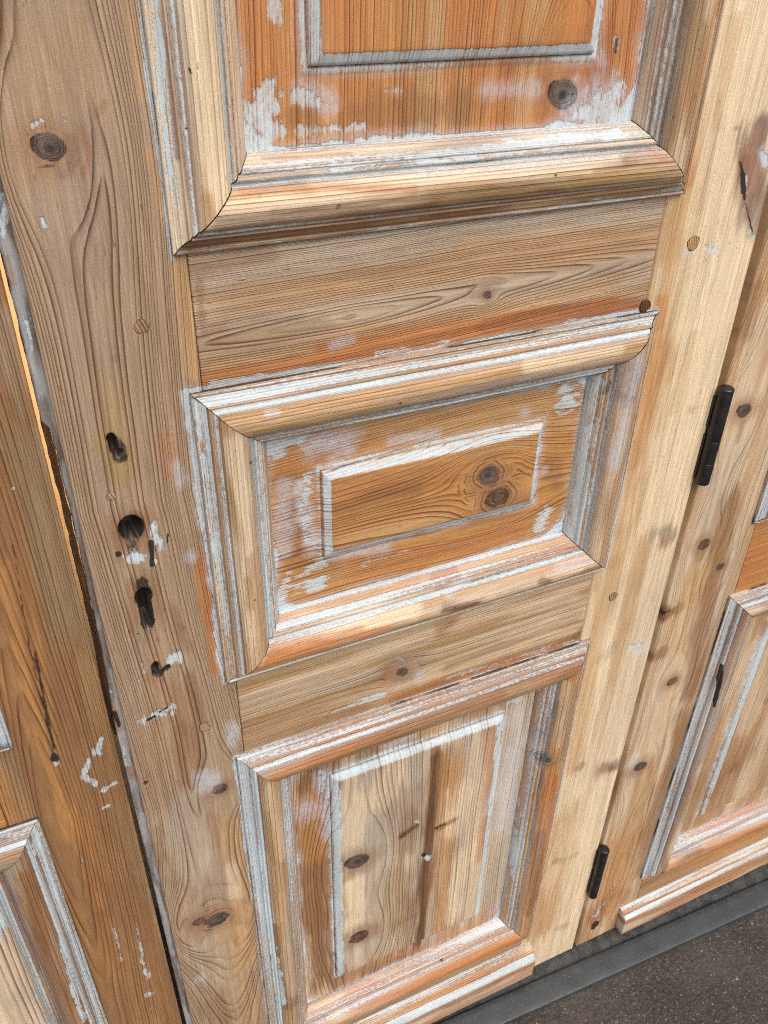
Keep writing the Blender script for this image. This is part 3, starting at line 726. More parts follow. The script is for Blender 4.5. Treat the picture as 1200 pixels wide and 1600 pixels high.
def wood_material():
    m, t, bs = new_mat("stripped_pine"); b = NB(t)
    fib = b.attr('fib', 'Vector'); tint = b.attr('tint', 'Color'); ring = b.attr('ring'); late = b.attr('late')
    mask = b.attr('mask', 'Vector')
    sx = b.n.new('ShaderNodeSeparateXYZ'); b.l.new(mask, sx.inputs[0])
    paint, haze, dirt_shade = sx.outputs
    n_f = b.noise(b.vm('MULTIPLY', fib, (1500, 26, 1)), 1, 2, .6)        # fibres
    n_m = b.noise(b.vm('MULTIPLY', fib, (190, 6, 1)), 1, 3)             # streaks
    n_b = b.noise(b.vm('MULTIPLY', fib, (420, 190, 1)), 1, 4, .6)        # flaking
    n_s = b.noise(b.vm('MULTIPLY', fib, (1500, 1100, 1)), 1, 2)          # speckle
    n_l = b.noise(b.vm('MULTIPLY', fib, (22, 4, 1)), 1, 3)               # slow drift
    rw = b.m('ADD', ring, b.m('MULTIPLY', b.m('SUBTRACT', n_m, .5), .30))
    f = b.m('FRACT', rw); idr = b.m('FLOOR', rw)
    wn = b.n.new('ShaderNodeTexWhiteNoise'); wn.noise_dimensions = '1D'; b.l.new(idr, wn.inputs['W'])
    lw = b.m('MULTIPLY', b.m('ADD', b.m('MULTIPLY', b.ramp(f, .05, .80), .38), b.m('MULTIPLY', b.ramp(f, .60, .90), .62)), b.ramp(f, .90, 1.0, 1.0, 0.0))
    lw = b.m('MULTIPLY', lw, b.m('MULTIPLY_ADD', wn.outputs[0], .95, .25))
    lw = b.m('MULTIPLY', b.m('MULTIPLY', lw, late), b.m('MULTIPLY_ADD', n_l, 1.5, .45), clamp=True)
    base = b.mix(1.0, tint, b.mix(b.ramp(n_m, .3, .7), (.88, .86, .84), (1.09, 1.09, 1.09)), 'MULTIPLY')
    base = b.mix(1.0, base, b.mix(b.ramp(n_f, .25, .75), (.80, .77, .74), (1.16, 1.16, 1.16)), 'MULTIPLY')
    dark = b.mix(1.0, base, (.36, .26, .20), 'MULTIPLY')
    base = b.mix(1.0, base, b.mix(b.ramp(n_s, .3, .7), (.90, .89, .87), (1.08, 1.08, 1.08)), 'MULTIPLY')
    col = b.mix(lw, base, dark)
    # pores and nicks
    nick = b.ramp(b.noise(b.vm('MULTIPLY', fib, (330, 75, 1)), 1, 1), .76, .80)
    col = b.mix(b.m('MULTIPLY', nick, .45), col, b.mix(1.0, col, (.45, .40, .36), 'MULTIPLY'))
    # thin milky residue
    hz = b.m('MULTIPLY', haze, b.m('MULTIPLY', b.ramp(n_b, .25, .65, .35, 1.0), b.m('SUBTRACT', 1.0, b.m('MULTIPLY', lw, .6))), clamp=True)
    col = b.mix(hz, col, b.mix(n_l, (.52, .60, .69), (.52, .53, .61)))
    # old paint left in the hollows
    pv = b.m('ADD', paint, b.m('ADD', b.m('MULTIPLY', b.m('SUBTRACT', n_b, .5), 1.05), b.m('ADD', b.m('MULTIPLY', b.m('SUBTRACT', n_f, .5), .42), b.m('MULTIPLY', b.m('SUBTRACT', n_m, .5), .5))))
    pv = b.m('SUBTRACT', pv, b.m('MULTIPLY', lw, .12))
    pm = b.m('MULTIPLY', b.ramp(pv, .40, .70), b.ramp(paint, .02, .2))
    pcol = b.mix(b.ramp(n_l, .35, .7), (.56, .70, .78), (.46, .565, .615))
    pcol = b.mix(b.ramp(n_s, .52, .72, 0.0, .55), pcol, (.33, .33, .33))
    pcol = b.mix(b.m('ADD', b.ramp(pv, .5, 1.15, .55, .06), b.m('MULTIPLY', lw, .30), clamp=True), pcol, col)
    col = b.mix(pm, col, pcol)
    dv = b.m('ADD', dirt_shade, b.m('ADD', b.m('MULTIPLY', b.m('SUBTRACT', n_b, .5), .6), b.m('MULTIPLY', b.m('SUBTRACT', n_s, .5), .3)))
    dm = b.m('MULTIPLY', b.ramp(dv, .28, .66, 0.0, .97), b.ramp(dirt_shade, .02, .15))
    col = b.mix(dm, col, (.022, .017, .014))  # grime and painted crevice shade share this dark colour
    b.l.new(col, bs.inputs['Base Color'])
    rg = b.m('ADD', b.ramp(n_b, .3, .7, .40, .58), b.m('MULTIPLY', pm, .08))
    b.l.new(rg, bs.inputs['Roughness'])
    bs.inputs['Specular IOR Level'].default_value = .45
    h = b.m('ADD', b.m('MULTIPLY', lw, .35), b.m('ADD', b.m('MULTIPLY', n_f, .35), b.m('ADD', b.m('MULTIPLY', pm, .6), b.m('ADD', b.m('MULTIPLY', n_s, .25), b.m('MULTIPLY', nick, -.6)))))
    bp = b.n.new('ShaderNodeBump'); bp.inputs['Strength'].default_value = .75; bp.inputs['Distance'].default_value = .0010
    b.l.new(h, bp.inputs['Height']); b.l.new(bp.outputs[0], bs.inputs['Normal'])
    return m


WOOD = wood_material()


def iron_material():
    m, t, bs = new_mat("black_iron"); b = NB(t)
    tc = b.n.new('ShaderNodeTexCoord')
    n = b.noise(tc.outputs['Object'], 260, 4); n2 = b.noise(tc.outputs['Object'], 60, 3)
    b.l.new(b.mix(b.ramp(n2, .4, .7), (.006, .006, .007), (.016, .015, .015)), bs.inputs['Base Color'])
    b.l.new(b.ramp(n, .3, .7, .30, .55), bs.inputs['Roughness'])
    bp = b.n.new('ShaderNodeBump'); bp.inputs['Strength'].default_value = .25; bp.inputs['Distance'].default_value = .0006
    b.l.new(n, bp.inputs['Height']); b.l.new(bp.outputs[0], bs.inputs['Normal'])
    return m


IRON = iron_material()


# ------------------------------------------------------------------ mesh builders
def mesh_obj(name, verts, faces4, mat, parent=None, attrs=None, smooth=True, extra=None):
    """verts (n,3), faces4 (m,4) int arrays -> one mesh object"""
    me = bpy.data.meshes.new(name)
    nv, nf = len(verts), len(faces4)
    me.vertices.add(nv)
    me.vertices.foreach_set('co', np.ascontiguousarray(verts, dtype=np.float32).ravel())
    me.loops.add(nf * 4)
    me.loops.foreach_set('vertex_index', np.ascontiguousarray(faces4, dtype=np.int32).ravel())
    me.polygons.add(nf)
    me.polygons.foreach_set('loop_start', np.arange(0, nf * 4, 4, dtype=np.int32))
    me.polygons.foreach_set('use_smooth', np.full(nf, smooth))
    me.update(calc_edges=True)
    me.validate()
    if attrs:
        for k, v in attrs.items():
            ty = 'FLOAT_VECTOR' if v.ndim == 2 else 'FLOAT'
            at = me.attributes.new(k, ty, 'POINT')
            at.data.foreach_set('vector' if v.ndim == 2 else 'value', np.ascontiguousarray(v, dtype=np.float32).ravel())
    me.materials.append(mat)
    o = bpy.data.objects.new(name, me)
    COL.objects.link(o)
    if parent: o.parent = parent
    return o


def grid_faces(n, m):
    i = np.arange(n - 1)[:, None]; j = np.arange(m - 1)[None, :]
    a = (i * m + j)
    return np.stack([a, a + 1, a + m + 1, a + m], -1).reshape(-1, 4)


def coords(a, b, res, fine=None, extra=(), bev=.0012):
    """coordinates from a to b: fine inside the visible span, coarse outside, exact at the extras"""
    pts = []
    lo, hi = fine if fine else (a, b)
    x = a + bev
    end = b - bev
    n_in = 0
    while x < end:
        pts.append(x)
        x += res if lo - res <= x <= hi else min(.03, max(res, abs(lo - x) if x < lo else .03))
    pts.append(end)
    for e in extra:
        if a + bev < e < b - bev: pts.append(e)
    pts = np.unique(np.round(pts, 5))
    keep = np.concatenate([[True], np.diff(pts) > res * .12])
    pts = pts[keep]
    return pts


def finish_attrs(A, cross, along, seed):
    fib = np.stack([cross + seed * 1.37, along + seed * .71, np.full(cross.shape, seed * 3.1)], -1)
    return dict(fib=fib, tint=A['tint'], ring=A['ring'], late=A['late'],
                mask=np.stack([A['paint'], A['haze'], A['dirt_shade']], -1))


def blank(n, tint):
    return dict(tint=np.tile(np.array(tint, float), (n, 1)), paint=np.zeros(n), haze=np.zeros(n), dirt_shade=np.zeros(n),
                hole=np.zeros(n), late=np.ones(n))


def drift(A, X, Z, vert, cols, seed, amt=.75):
    """slow variation of the wood's own colour along the grain"""
    fx, fz = (34, 2.2) if vert else (2.2, 34)
    for k, c in enumerate(cols):
        v = sst(.50, .72, fbm(X * fx + k * 9.1, Z * fz + k * 4.3, seed + k * 7, 3)) * amt
        A['tint'] = A['tint'] * (1 - v[:, None]) + np.array(TINT[c]) * v[:, None]


def board(name, bid, parent, x0, x1, z0, z1, y=0.0, th=.038, res=.0014, fz=None, fx=None, vert=True, spec=None, tint='pine',
          cols=('tan', 'cream'), late=1.0, seed=1, shape=None, exx=(), exz=(), bev=.0012, skew=None, wob=.0003, edge=None, fringe=()):
    xs = coords(x0, x1, res, fx, exx, bev); zs = coords(z0, z1, res * (1.0 if not vert else 1.25), fz, exz, bev)
    xs = np.concatenate([[x0, x0, x0], xs, [x1, x1, x1]]); zs = np.concatenate([[z0, z0, z0], zs, [z1, z1, z1]])
    n, m = len(xs), len(zs)
    ex = np.zeros(n); ex[[0, -1]] = th; ex[[1, -2]] = bev; ex[[2, -3]] = bev * .35
    ez = np.zeros(m); ez[[0, -1]] = th; ez[[1, -2]] = bev; ez[[2, -3]] = bev * .35
    xs[2] += bev * .3; xs[-3] -= bev * .3; zs[2] += bev * .3; zs[-3] -= bev * .3
    X, Z = np.meshgrid(xs, zs, indexing='ij')
    D = np.maximum(ex[:, None], ez[None, :])
    x, z, d = X.ravel(), Z.ravel(), D.ravel()
    A = blank(len(x), TINT[tint])
    cross, along = (x, z) if vert else (z, x)
    kn = knots_for(bid)
    kn = [(k[0], k[1], k[2], k[3]) if vert else (k[1], k[0], k[2], k[3]) for k in kn]
    A['ring'] = ring_field(cross, along, spec, kn)
    G = A['ring'].reshape(n, m)
    dg = np.hypot(np.gradient(G, np.maximum.accumulate(xs + np.arange(n) * 1e-7), axis=0), np.gradient(G, zs + np.arange(m) * 1e-7, axis=1)).ravel()
    A['late'] *= late * np.clip(dg / 150, .12, 1)
    drift(A, x, z, vert, cols, seed)
    yy = np.full(len(x), y) + d
    if shape is not None:
        yy = yy + shape(x, z, A) * (d <= bev)
    apply_marks(bid, x, z, A, vert)
    knot_marks(A, cross, along, kn)
    for (r0, r1, r2, r3, wl, wr, wt, wb_) in fringe:           # old paint run over from the mouldings on to the board
        n1 = fbm(x * 40, z * 40, seed + 70, 3); n2 = fbm(x * 9, z * 9, seed + 71, 2)
        for dd, wd, ok in ((r0 - x, wl, (z > r2 - .004) & (z < r3 + .004)), (x - r1, wr, (z > r2 - .004) & (z < r3 + .004)), (z - r3, wt, (x > r0 - .004) & (x < r1 + .004)), (r2 - z, wb_, (x > r0 - .004) & (x < r1 + .004))):
            if wd == 0: continue
            q = dd / (abs(wd) * (.35 + 1.3 * n2)) + (n1 - .5) * 1.3
            k = sst(1.25, .45, q) * ok * (dd > -.002)
            if wd > 0: A['paint'] = np.maximum(A['paint'], .82 * k)
            A['haze'] = np.maximum(A['haze'], .6 * k)
            A['dirt_shade'] = np.maximum(A['dirt_shade'], .60 * np.exp(-((dd - .0003) / .0009) ** 2) * ok * sst(.3, .55, n1))
    # grime and occlusion shade, both put into the colour, where the board meets its neighbours
    ed = np.minimum(np.minimum(x - x0, x1 - x), np.minimum(z - z0, z1 - z))
    A['dirt_shade'] = np.maximum(A['dirt_shade'], .42 * sst(.0022, .0, ed) * (edge if edge is not None else 1))
    yy = yy + A['hole'] + wob * (fbm(x * 12, z * 12, seed + 3, 2) - .5) * 2 * (d <= bev)
    if skew is not None:
        x = x + skew(z) * np.clip((x1 - x) / (x1 - x0), 0, 1)
    V = np.stack([x, yy, z], -1)
    F = grid_faces(n, m)
    c = [0, (n - 1) * m, n * m - 1, m - 1]
    F = np.concatenate([F, [c]])
    return mesh_obj(name, V, F[:, ::-1].copy() if False else F, WOOD, parent, finish_attrs(A, cross, along, seed))


# bolection moulding: (distance inwards, height above the framing, paint left there)
PROFILE = [(.0000, -.004, .3), (.0000, .0026, .70), (.0003, .0042, .85), (.0014, .0052, .92), (.0026, .0054, .85), (.0031, .0046, .45), (.0036, .0044, .50), (.0042, .0050, .80),
           (.0060, .0060, .92), (.0082, .0074, .96), (.0102, .0092, .90), (.0110, .0104, .62), (.0113, .0120, .30), (.0120, .0124, .22), (.0130, .0122, .25), (.0135, .0112, .75),
           (.0140, .0116, .95), (.0148, .0138, .98), (.0160, .0152, .98), (.0174, .0156, .92), (.0180, .0150, .70), (.0184, .0168, .30), (.0188, .0184, .12), (.0205, .0196, .06),
           (.0225, .0212, .04), (.0255, .0222, .03), (.0290, .0227, .02), (.0325, .0224, .03), (.0355, .0216, .05), (.0390, .0201, .10), (.0420, .0180, .22), (.0445, .0152, .46), (.0458, .0126, .72),
           (.0464, .0098, .92), (.0468, .0074, .98), (.0476, .0066, 1.0), (.0482, .0078, .92), (.0490, .0094, .80), (.0502, .0099, .62), (.0516, .0094, .50), (.0524, .0080, .55), (.0528, .0062, .90),
           (.0533, .0060, .95), (.0540, .0072, .85), (.0552, .0070, .72), (.0566, .0054, .62), (.0574, .0034, .72), (.0578, .0020, .92), (.0584, .0018, .90), (.0592, .0012, .66), (.0612, -.0014, .55),
           (.0632, -.0046, .70), (.0648, -.0088, .92), (.0656, -.0120, 1.0), (.0660, -.0145, 1.0)]
MW = .066


def dense_profile(step):
    P_ = np.array(PROFILE); out = [P_[0]]
    for a, b in zip(P_[:-1], P_[1:]):
        L = math.hypot(b[0] - a[0], b[1] - a[1]); k = max(1, int(round(L / step)))
        for i in range(1, k + 1): out.append(a + (b - a) * i / k)
    return np.array(out)


def moulding(bid, parent, A0, B0, inward, res=.0016, step=.0012, fine=None, tint='honey', cols=('cream', 'tan', 'orange'), bias=0.0, seed=1,
             gap=(.0003, .0003), late=.70, hazeb=0.0, sp=.0025, jut=0.0):
    A0 = np.array(A0); B0 = np.array(B0); L = np.linalg.norm(B0 - A0); u = (B0 - A0) / L; nrm = np.array(inward, float)
    pr = dense_profile(step)
    arc = np.concatenate([[0], np.cumsum(np.hypot(np.diff(pr[:, 0]), np.diff(pr[:, 1])))])
    tt = coords(0, L, res, fine, (), .0005); tt = (tt - tt[0]) / (tt[-1] - tt[0])
    T, J = np.meshgrid(tt, np.arange(len(pr)), indexing='ij')
    s = pr[J, 0]; h = pr[J, 1].copy(); pb = pr[J, 2]; ar = arc[J]
    t = s + gap[0] + (L - 2 * s - gap[0] - gap[1]) * T
    # worn, dented arrises
    dent = (fbm(t * 28, s * 150, seed, 3) - .5)
    h = h + np.where((s > .001) & (s < .064), dent * .0015 + .0007 * (fbm(t * 4, s * 0, seed + 4, 2) - .5) * 2, 0)
    s2 = s + np.where(s > .0005, 0, .0008 * (fbm(t * 9, s * 0, seed + 2, 2) - .5))
    ww = (A0[None, None, :] + u * t[..., None] + nrm * s2[..., None])
    x = ww[..., 0].ravel(); z = ww[..., 1].ravel(); yy = (-h - jut).ravel()
    tf, sf, af, pf = t.ravel(), s.ravel(), ar.ravel(), pb.ravel()
    vert = abs(u[1]) > .5
    Bk = blank(len(x), TINT[tint])
    for k, c in enumerate(cols):
        v = sst(.48, .72, fbm(tf * 7 + k * 9.1, af * 55 + k * 4.3, seed + k * 7, 3)) * .85
        Bk['tint'] = Bk['tint'] * (1 - v[:, None]) + np.array(TINT[c]) * v[:, None]
    br = np.where(((sf > .0108) & (sf < .0134)) | ((sf > .0178) & (sf < .0212)), .55, 0)[:, None] * sst(.3, .6, fbm(tf * 5, sf * 90, seed + 61, 2))[:, None]
    Bk['tint'] = Bk['tint'] * (1 - br) + np.array((.30, .15, .07)) * br
    g = af + .0012 * (fbm(tf * 5, af * 30, seed + 1, 2) - .5) * 2 + .004 * (fbm(tf * 1.5, af * 3, seed + 8, 2) - .5)
    Bk['ring'] = g / sp + 1.2 * (vnoise(g / sp * .4, g * 0, seed) - .5)
    Bk['late'] *= late
    st = fbm(tf * 7, af * 190, seed + 20, 3) - .5
    st2 = fbm(tf * 3.0, af * 110, seed + 30, 2) - .5
    Bk['paint'] = np.clip(pf + bias + st * .55 + st2 * .95, 0, 1.2) * .95
    Bk['haze'] = np.clip(.17 + hazeb + st2 * .6 + .38 * (pf - .3), 0, .6)
    apply_marks(bid, x, z, Bk, vert)
    Bk['dirt_shade'] = np.maximum(Bk['dirt_shade'], .46 * sst(.30, .62, fbm(tf * 16, af * 500, seed + 50, 2)) * (((sf > .0132) & (sf < .0138)) | ((sf > .0029) & (sf < .0038)) | ((sf > .0462) & (sf < .0480)) | ((sf > .0526) & (sf < .0536)) | (sf > .065)))  # grime lines in the grooves, also painting their crevice shade
    Bk['dirt_shade'] = np.maximum(Bk['dirt_shade'], .62 * (sf < .0008) * (np.abs(yy) < .003) * sst(.3, .6, fbm(tf * 20, af * 0, seed + 55, 3)) )  # outer edge line: grime plus painted contact shade
    em = np.minimum(tf - sf, (L - sf) - tf)
    Bk['dirt_shade'] = np.maximum(Bk['dirt_shade'], .55 * sst(.0016, .0, em))
    kn = knots_for(bid)
    if kn:
        cr, al = (x, z) if vert else (z, x)
        knot_marks(Bk, cr, al, [(k[0], k[1], k[2], k[3]) if vert else (k[1], k[0], k[2], k[3]) for k in kn])
    V = np.stack([x, yy, z], -1)
    F = grid_faces(*T.shape)
    flip = (u[0] * nrm[1] - u[1] * nrm[0]) < 0
    if flip: F = F[:, ::-1].copy()
    return mesh_obj('moulding', V, F, WOOD, parent, finish_attrs(Bk, af, tf, seed + .5))


def panel_shape(fx0, fx1, fz0, fz1, ix0, ix1, iz0, iz1, rad=.035, lift=.0088, pbias=0.0):
    """flat margin, bevelled step, raised field; old paint kept in the step and in the rounded corners"""
    def f(x, z, A):
        d = np.minimum(np.minimum(x - fx0, fx1 - x), np.minimum(z - fz0, fz1 - z))
        h = np.interp(d, [-.0042, -.0036, -.0008, .0000, .0008, .0020, .0085, .0100], [0, .0010, .0013, .0002, .0042, .0050, lift - .0004, lift])
        n1 = fbm(x * 22, z * 22, 71, 3) - .5
        n2 = fbm(x * 130, z * 130, 72, 2) - .5
        top = sst(.0, .012, (z - (fz1 - .010))); 
        pa = np.interp(d, [-.011, -.005, -.0030, -.0005, .0005, .0018, .0075, .0100], [.0, .30, .74, .55, .52, .96, .98, .0])
        pa = pa + pbias
        A['paint'] = np.maximum(A['paint'], np.where((d > -.011) & (d < .0101), np.clip(pa + n1 * np.where(d < 0, .9, .40), 0, 1), 0))
        A['haze'] = np.maximum(A['haze'], .30 * sst(-.012, -.003, d + n1 * .012) * (d < 0))
        A['dirt_shade'] = np.maximum(A['dirt_shade'], .62 * np.exp(-((d + .0003) / .0007) ** 2))
        cx, cz = (ix0 + ix1) / 2, (iz0 + iz1) / 2
        qx = np.abs(x - cx) - ((ix1 - ix0) / 2 - rad); qz = np.abs(z - cz) - ((iz1 - iz0) / 2 - rad)
        sdf = np.hypot(np.maximum(qx, 0), np.maximum(qz, 0)) + np.minimum(np.maximum(qx, qz), 0) - rad
        sdf = sdf + n1 * .016 + n2 * .004
        A['paint'] = np.maximum(A['paint'], 1.0 * sst(-.003, .005, sdf))
        A['haze'] = np.maximum(A['haze'], .45 * sst(-.008, .003, sdf))
        return -h
    return f


def thing(name, label, cat, group=None, loc=(0, 0, 0)):
    o = bpy.data.objects.new(name, None); COL.objects.link(o)
    o.empty_display_size = .1; o.location = loc
    o['label'] = label; o['category'] = cat
    if group: o['group'] = group
    return o


def frame_mouldings(pref, parent, x0, x1, z0, z1, kw_all=None, **per):
    """four mitred lengths round a panel; x0..z1 are the outer corners"""
    for key, a, b, inn in (('T', (x0, z1), (x1, z1), (0, -1)), ('B', (x0, z0), (x1, z0), (0, 1)), ('L', (x0, z0), (x0, z1), (1, 0)), ('R', (x1, z0), (x1, z1), (-1, 0))):
        kw = dict(kw_all or {}); kw.update(per.get(key, {}))
        if kw.pop('skip', False): continue
        moulding(pref + key, parent, a, b, inn, **kw)


def tube(name, parent, rings, mat, seg=20, cx=0.0, cy=0.0):
    """lathe about a vertical axis: rings of (radius, z)"""
    V = []; F = []
    for r, z in rings:
        for k in range(seg):
            a = 2 * math.pi * k / seg
            V.append((cx + r * math.cos(a), cy + r * math.sin(a), z))
    for i in range(len(rings) - 1):
        for k in range(seg):
            F.append((i * seg + k, i * seg + (k + 1) % seg, (i + 1) * seg + (k + 1) % seg, (i + 1) * seg + k))
    return mesh_obj(name, np.array(V), np.array(F), mat, parent)


def peg(name, parent, x, z, r, seed, rz=None, tint='tan', proud=.0006, late=1.0, square=False):
    """end of a dowel: a low disc with end grain"""
    V = []; A = []
    rz = rz or r
    rad = np.array([0, .35, .7, .9, 1.0, 1.0]); hh = np.array([proud, proud, proud, proud, proud * .5, -.004])
    seg = 24
    for q, h in zip(rad, hh):
        for k in range(seg):
            a = 2 * math.pi * k / seg
            c, s_ = math.cos(a), math.sin(a)
            if square:
                mm = max(abs(c), abs(s_)) ** .75; c /= mm; s_ /= mm
            wv = 1 + .05 * math.sin(3 * a + seed) + .04 * math.sin(5 * a + 2 * seed)
            V.append((x + r * q * c * wv, -h, z + rz * q * s_ * wv))
    V = np.array(V); n = len(rad)
    F = []
    for i in range(n - 1):
        for k in range(seg):
            F.append((i * seg + k, (i + 1) * seg + k, (i + 1) * seg + (k + 1) % seg, i * seg + (k + 1) % seg))
    B = blank(len(V), TINT[tint])
    B['ring'] = (V[:, 0] * .8 + V[:, 2] * .3) / .0023; B['late'] *= late * 1.4
    q = np.repeat(rad, seg); B['dirt_shade'] = .75 * sst(.8, 1.0, q)
    return mesh_obj(name, V, np.array(F), WOOD, parent, finish_attrs(B, V[:, 0], V[:, 2], seed))


# ------------------------------------------------------------------ the setting: ground and threshold
def ground():
    m, t, bs = new_mat("damp_concrete"); b = NB(t)
    tc = b.n.new('ShaderNodeTexCoord'); o = tc.outputs['Object']
    n1 = b.noise(o, 9, 5, .6); n2 = b.noise(o, 140, 5, .65); n3 = b.noise(o, 900, 2)
    v = b.n.new('ShaderNodeTexVoronoi'); v.inputs['Scale'].default_value = 130; v.inputs['Randomness'].default_value = 1; b.l.new(o, v.inputs['Vector'])
    v2 = b.n.new('ShaderNodeTexVoronoi'); v2.inputs['Scale'].default_value = 330; b.l.new(o, v2.inputs['Vector'])
    c = b.mix(b.ramp(n1, .35, .65), (.054, .045, .037), (.090, .077, .065))
    c = b.mix(b.ramp(n2, .35, .7), b.mix(1.0, c, (.5, .5, .5), 'MULTIPLY'), c)
    wn = b.n.new('ShaderNodeTexWhiteNoise'); b.l.new(v.outputs['Position'], wn.inputs['Vector'])
    st = b.m('MULTIPLY', b.ramp(v.outputs['Distance'], .22, .30, 1.0, 0.0), b.ramp(wn.outputs['Value'], .62, .66))
    c = b.mix(st, c, b.mix(wn.outputs['Color'], (.10, .075, .055), (.24, .205, .16)))
    wn2 = b.n.new('ShaderNodeTexWhiteNoise'); b.l.new(v2.outputs['Position'], wn2.inputs['Vector'])
    s2 = b.m('MULTIPLY', b.ramp(v2.outputs['Distance'], .2, .3, 1.0, 0.0), b.ramp(wn2.outputs['Value'], .72, .75))
    c = b.mix(s2, c, b.mix(wn2.outputs['Value'], (.05, .04, .03), (.22, .2, .17)))
    b.l.new(c, bs.inputs['Base Color'])
    b.l.new(b.ramp(n1, .3, .7, .35, .62), bs.inputs['Roughness'])
    h = b.m('ADD', b.m('MULTIPLY', n2, 1.0), b.m('ADD', b.m('MULTIPLY', st, .5), b.m('MULTIPLY', n3, .3)))
    bp = b.n.new('ShaderNodeBump'); bp.inputs['Strength'].default_value = .8; bp.inputs['Distance'].default_value = .004
    b.l.new(h, bp.inputs['Height']); b.l.new(bp.outputs[0], bs.inputs['Normal'])
    xs = np.concatenate([[-60, -20, -6], np.linspace(-2, 3, 120), [6, 20, 60]]); ys = np.concatenate([[-60, -20, -6], np.linspace(-2, 1, 90), [4, 20, 60]])
    X, Y = np.meshgrid(xs, ys, indexing='ij'); x, y = X.ravel(), Y.ravel()
    zz = GZ + .005 * (fbm(x * 6, y * 6, 3, 3) - .5) * (np.hypot(x, y) < 3)
    o_ = mesh_obj('ground', np.stack([x, y, zz], -1), grid_faces(len(xs), len(ys))[:, ::-1].copy(), m)
    o_['kind'] = 'structure'; o_['label'] = 'dark brown exposed aggregate concrete in front of the doors'
    return m


GZ = -.024


def gravel(mat):
    m, t, bs = new_mat("chippings"); b = NB(t)
    g = b.n.new('ShaderNodeNewGeometry')
    wn = b.n.new('ShaderNodeTexWhiteNoise'); wn.noise_dimensions = '1D'; b.l.new(g.outputs['Random Per Island'], wn.inputs['W'])
    c = b.mix(wn.outputs['Value'], (.055, .042, .032), (.26, .23, .19))
    c = b.mix(b.ramp(g.outputs['Random Per Island'], .90, .91), c, (.20, .095, .045))
    c = b.mix(b.ramp(g.outputs['Random Per Island'], .975, .98), c, (.55, .57, .57))
    b.l.new(c, bs.inputs['Base Color']); bs.inputs['Roughness'].default_value = .5
    V = []; F = []
    rg = random.Random(5)
    base = [(1, 0, 0), (0, 1, 0), (-1, 0, 0), (0, -1, 0)]
    for k in range(4200):
        x = rg.uniform(.35, 1.75); y = -rg.random() ** .9 * .75 - .062
        r = .0009 + .0050 * rg.random() ** 4.5
        i = len(V); a0 = rg.uniform(0, 6.28)
        V.append((x, y, GZ + r * rg.uniform(.2, .55)))
        V.append((x + rg.uniform(-.3, .3) * r, y + rg.uniform(-.3, .3) * r, GZ + r * rg.uniform(.3, .6)))
        ring = []
        for q in range(6):
            a = a0 + q * 1.047; rr = r * rg.uniform(.7, 1.25)
            V.append((x + rr * math.cos(a), y + rr * math.sin(a), GZ - .0012)); 
        for q in (0, 2, 4):
            F.append((i, i + 2 + q, i + 2 + (q + 1) % 6, i + 2 + (q + 2) % 6))
    o = mesh_obj('chippings', np.array(V), np.array(F), m, None, None, smooth=False)
    o['kind'] = 'stuff'; o['label'] = 'pale stone chippings set in the dark concrete'


def threshold():
    m, t, bs = new_mat("grey_painted_sill"); b = NB(t)
    tc = b.n.new('ShaderNodeTexCoord'); o = tc.outputs['Object']
    n1 = b.noise(o, 30, 4); n2 = b.noise(o, 400, 3)
    c = b.mix(b.ramp(n1, .3, .7), (.022, .027, .030), (.034, .040, .044))
    c = b.mix(b.ramp(n2, .62, .72), c, (.13, .125, .115))
    b.l.new(c, bs.inputs['Base Color']); b.l.new(b.ramp(n2, .3, .7, .35, .6), bs.inputs['Roughness'])
    bp = b.n.new('ShaderNodeBump'); bp.inputs['Strength'].default_value = .3; bp.inputs['Distance'].default_value = .001
    b.l.new(n2, bp.inputs['Height']); b.l.new(bp.outputs[0], bs.inputs['Normal'])
    m2, t2, bs2 = new_mat("gritty_mortar"); b = NB(t2)
    tc = b.n.new('ShaderNodeTexCoord'); o = tc.outputs['Object']
    n1 = b.noise(o, 60, 4); n2 = b.noise(o, 500, 4, .7)
    c = b.mix(b.ramp(n1, .35, .65), (.036, .038, .038), (.080, .080, .077))
    c = b.mix(b.ramp(n2, .55, .7), c, (.19, .19, .185))
    b.l.new(c, bs2.inputs['Base Color']); bs2.inputs['Roughness'].default_value = .8
    bp = b.n.new('ShaderNodeBump'); bp.inputs['Strength'].default_value = .8; bp.inputs['Distance'].default_value = .003
    b.l.new(n2, bp.inputs['Height']); b.l.new(bp.outputs[0], bs2.inputs['Normal'])
    def sweep(name, prof, mat, parent, seed, amp):
        xs = np.arange(-.9, 2.2, .006)
        pr = np.array(prof)
        X, J = np.meshgrid(xs, np.arange(len(pr)), indexing='ij')
        Y = pr[J, 0] - .038 * (X - .55); Zz = pr[J, 1] + amp * (fbm(X * 25, pr[J, 0] * 60, seed, 3) - .5)
        Y = Y + amp * .8 * (fbm(X * 14, pr[J, 0] * 0, seed + 1, 3) - .5)
        return mesh_obj(name, np.stack([X.ravel(), Y.ravel(), Zz.ravel()], -1), grid_faces(*X.shape)[:, ::-1].copy(), mat, parent)
    th = thing('threshold', 'dark grey rounded door threshold running along the foot of the pine doors', 'threshold')
    sweep('weather_strip', [(-.060, -.035), (-.060, -.0150), (-.0592, -.0135), (-.057, -.0125), (-.050, -.0105), (-.040, -.0080), (-.030, -.0055), (-.0215, -.0034), (-.0195, -.0036), (-.0185, -.005), (-.018, -.009), (-.018, -.03)], m, th, 4, .0012)
    sweep('mortar_bed', [(-.0195, -.030), (-.0195, -.013), (-.012, -.010), (0, -.009), (.02, -.009), (.05, -.009), (.12, -.010), (.12, -.035)], m2, th, 9, .004)


gmat = ground()
gravel(gmat)
threshold()

# ------------------------------------------------------------------ a door leaf
VIS = (.0, 1.64)


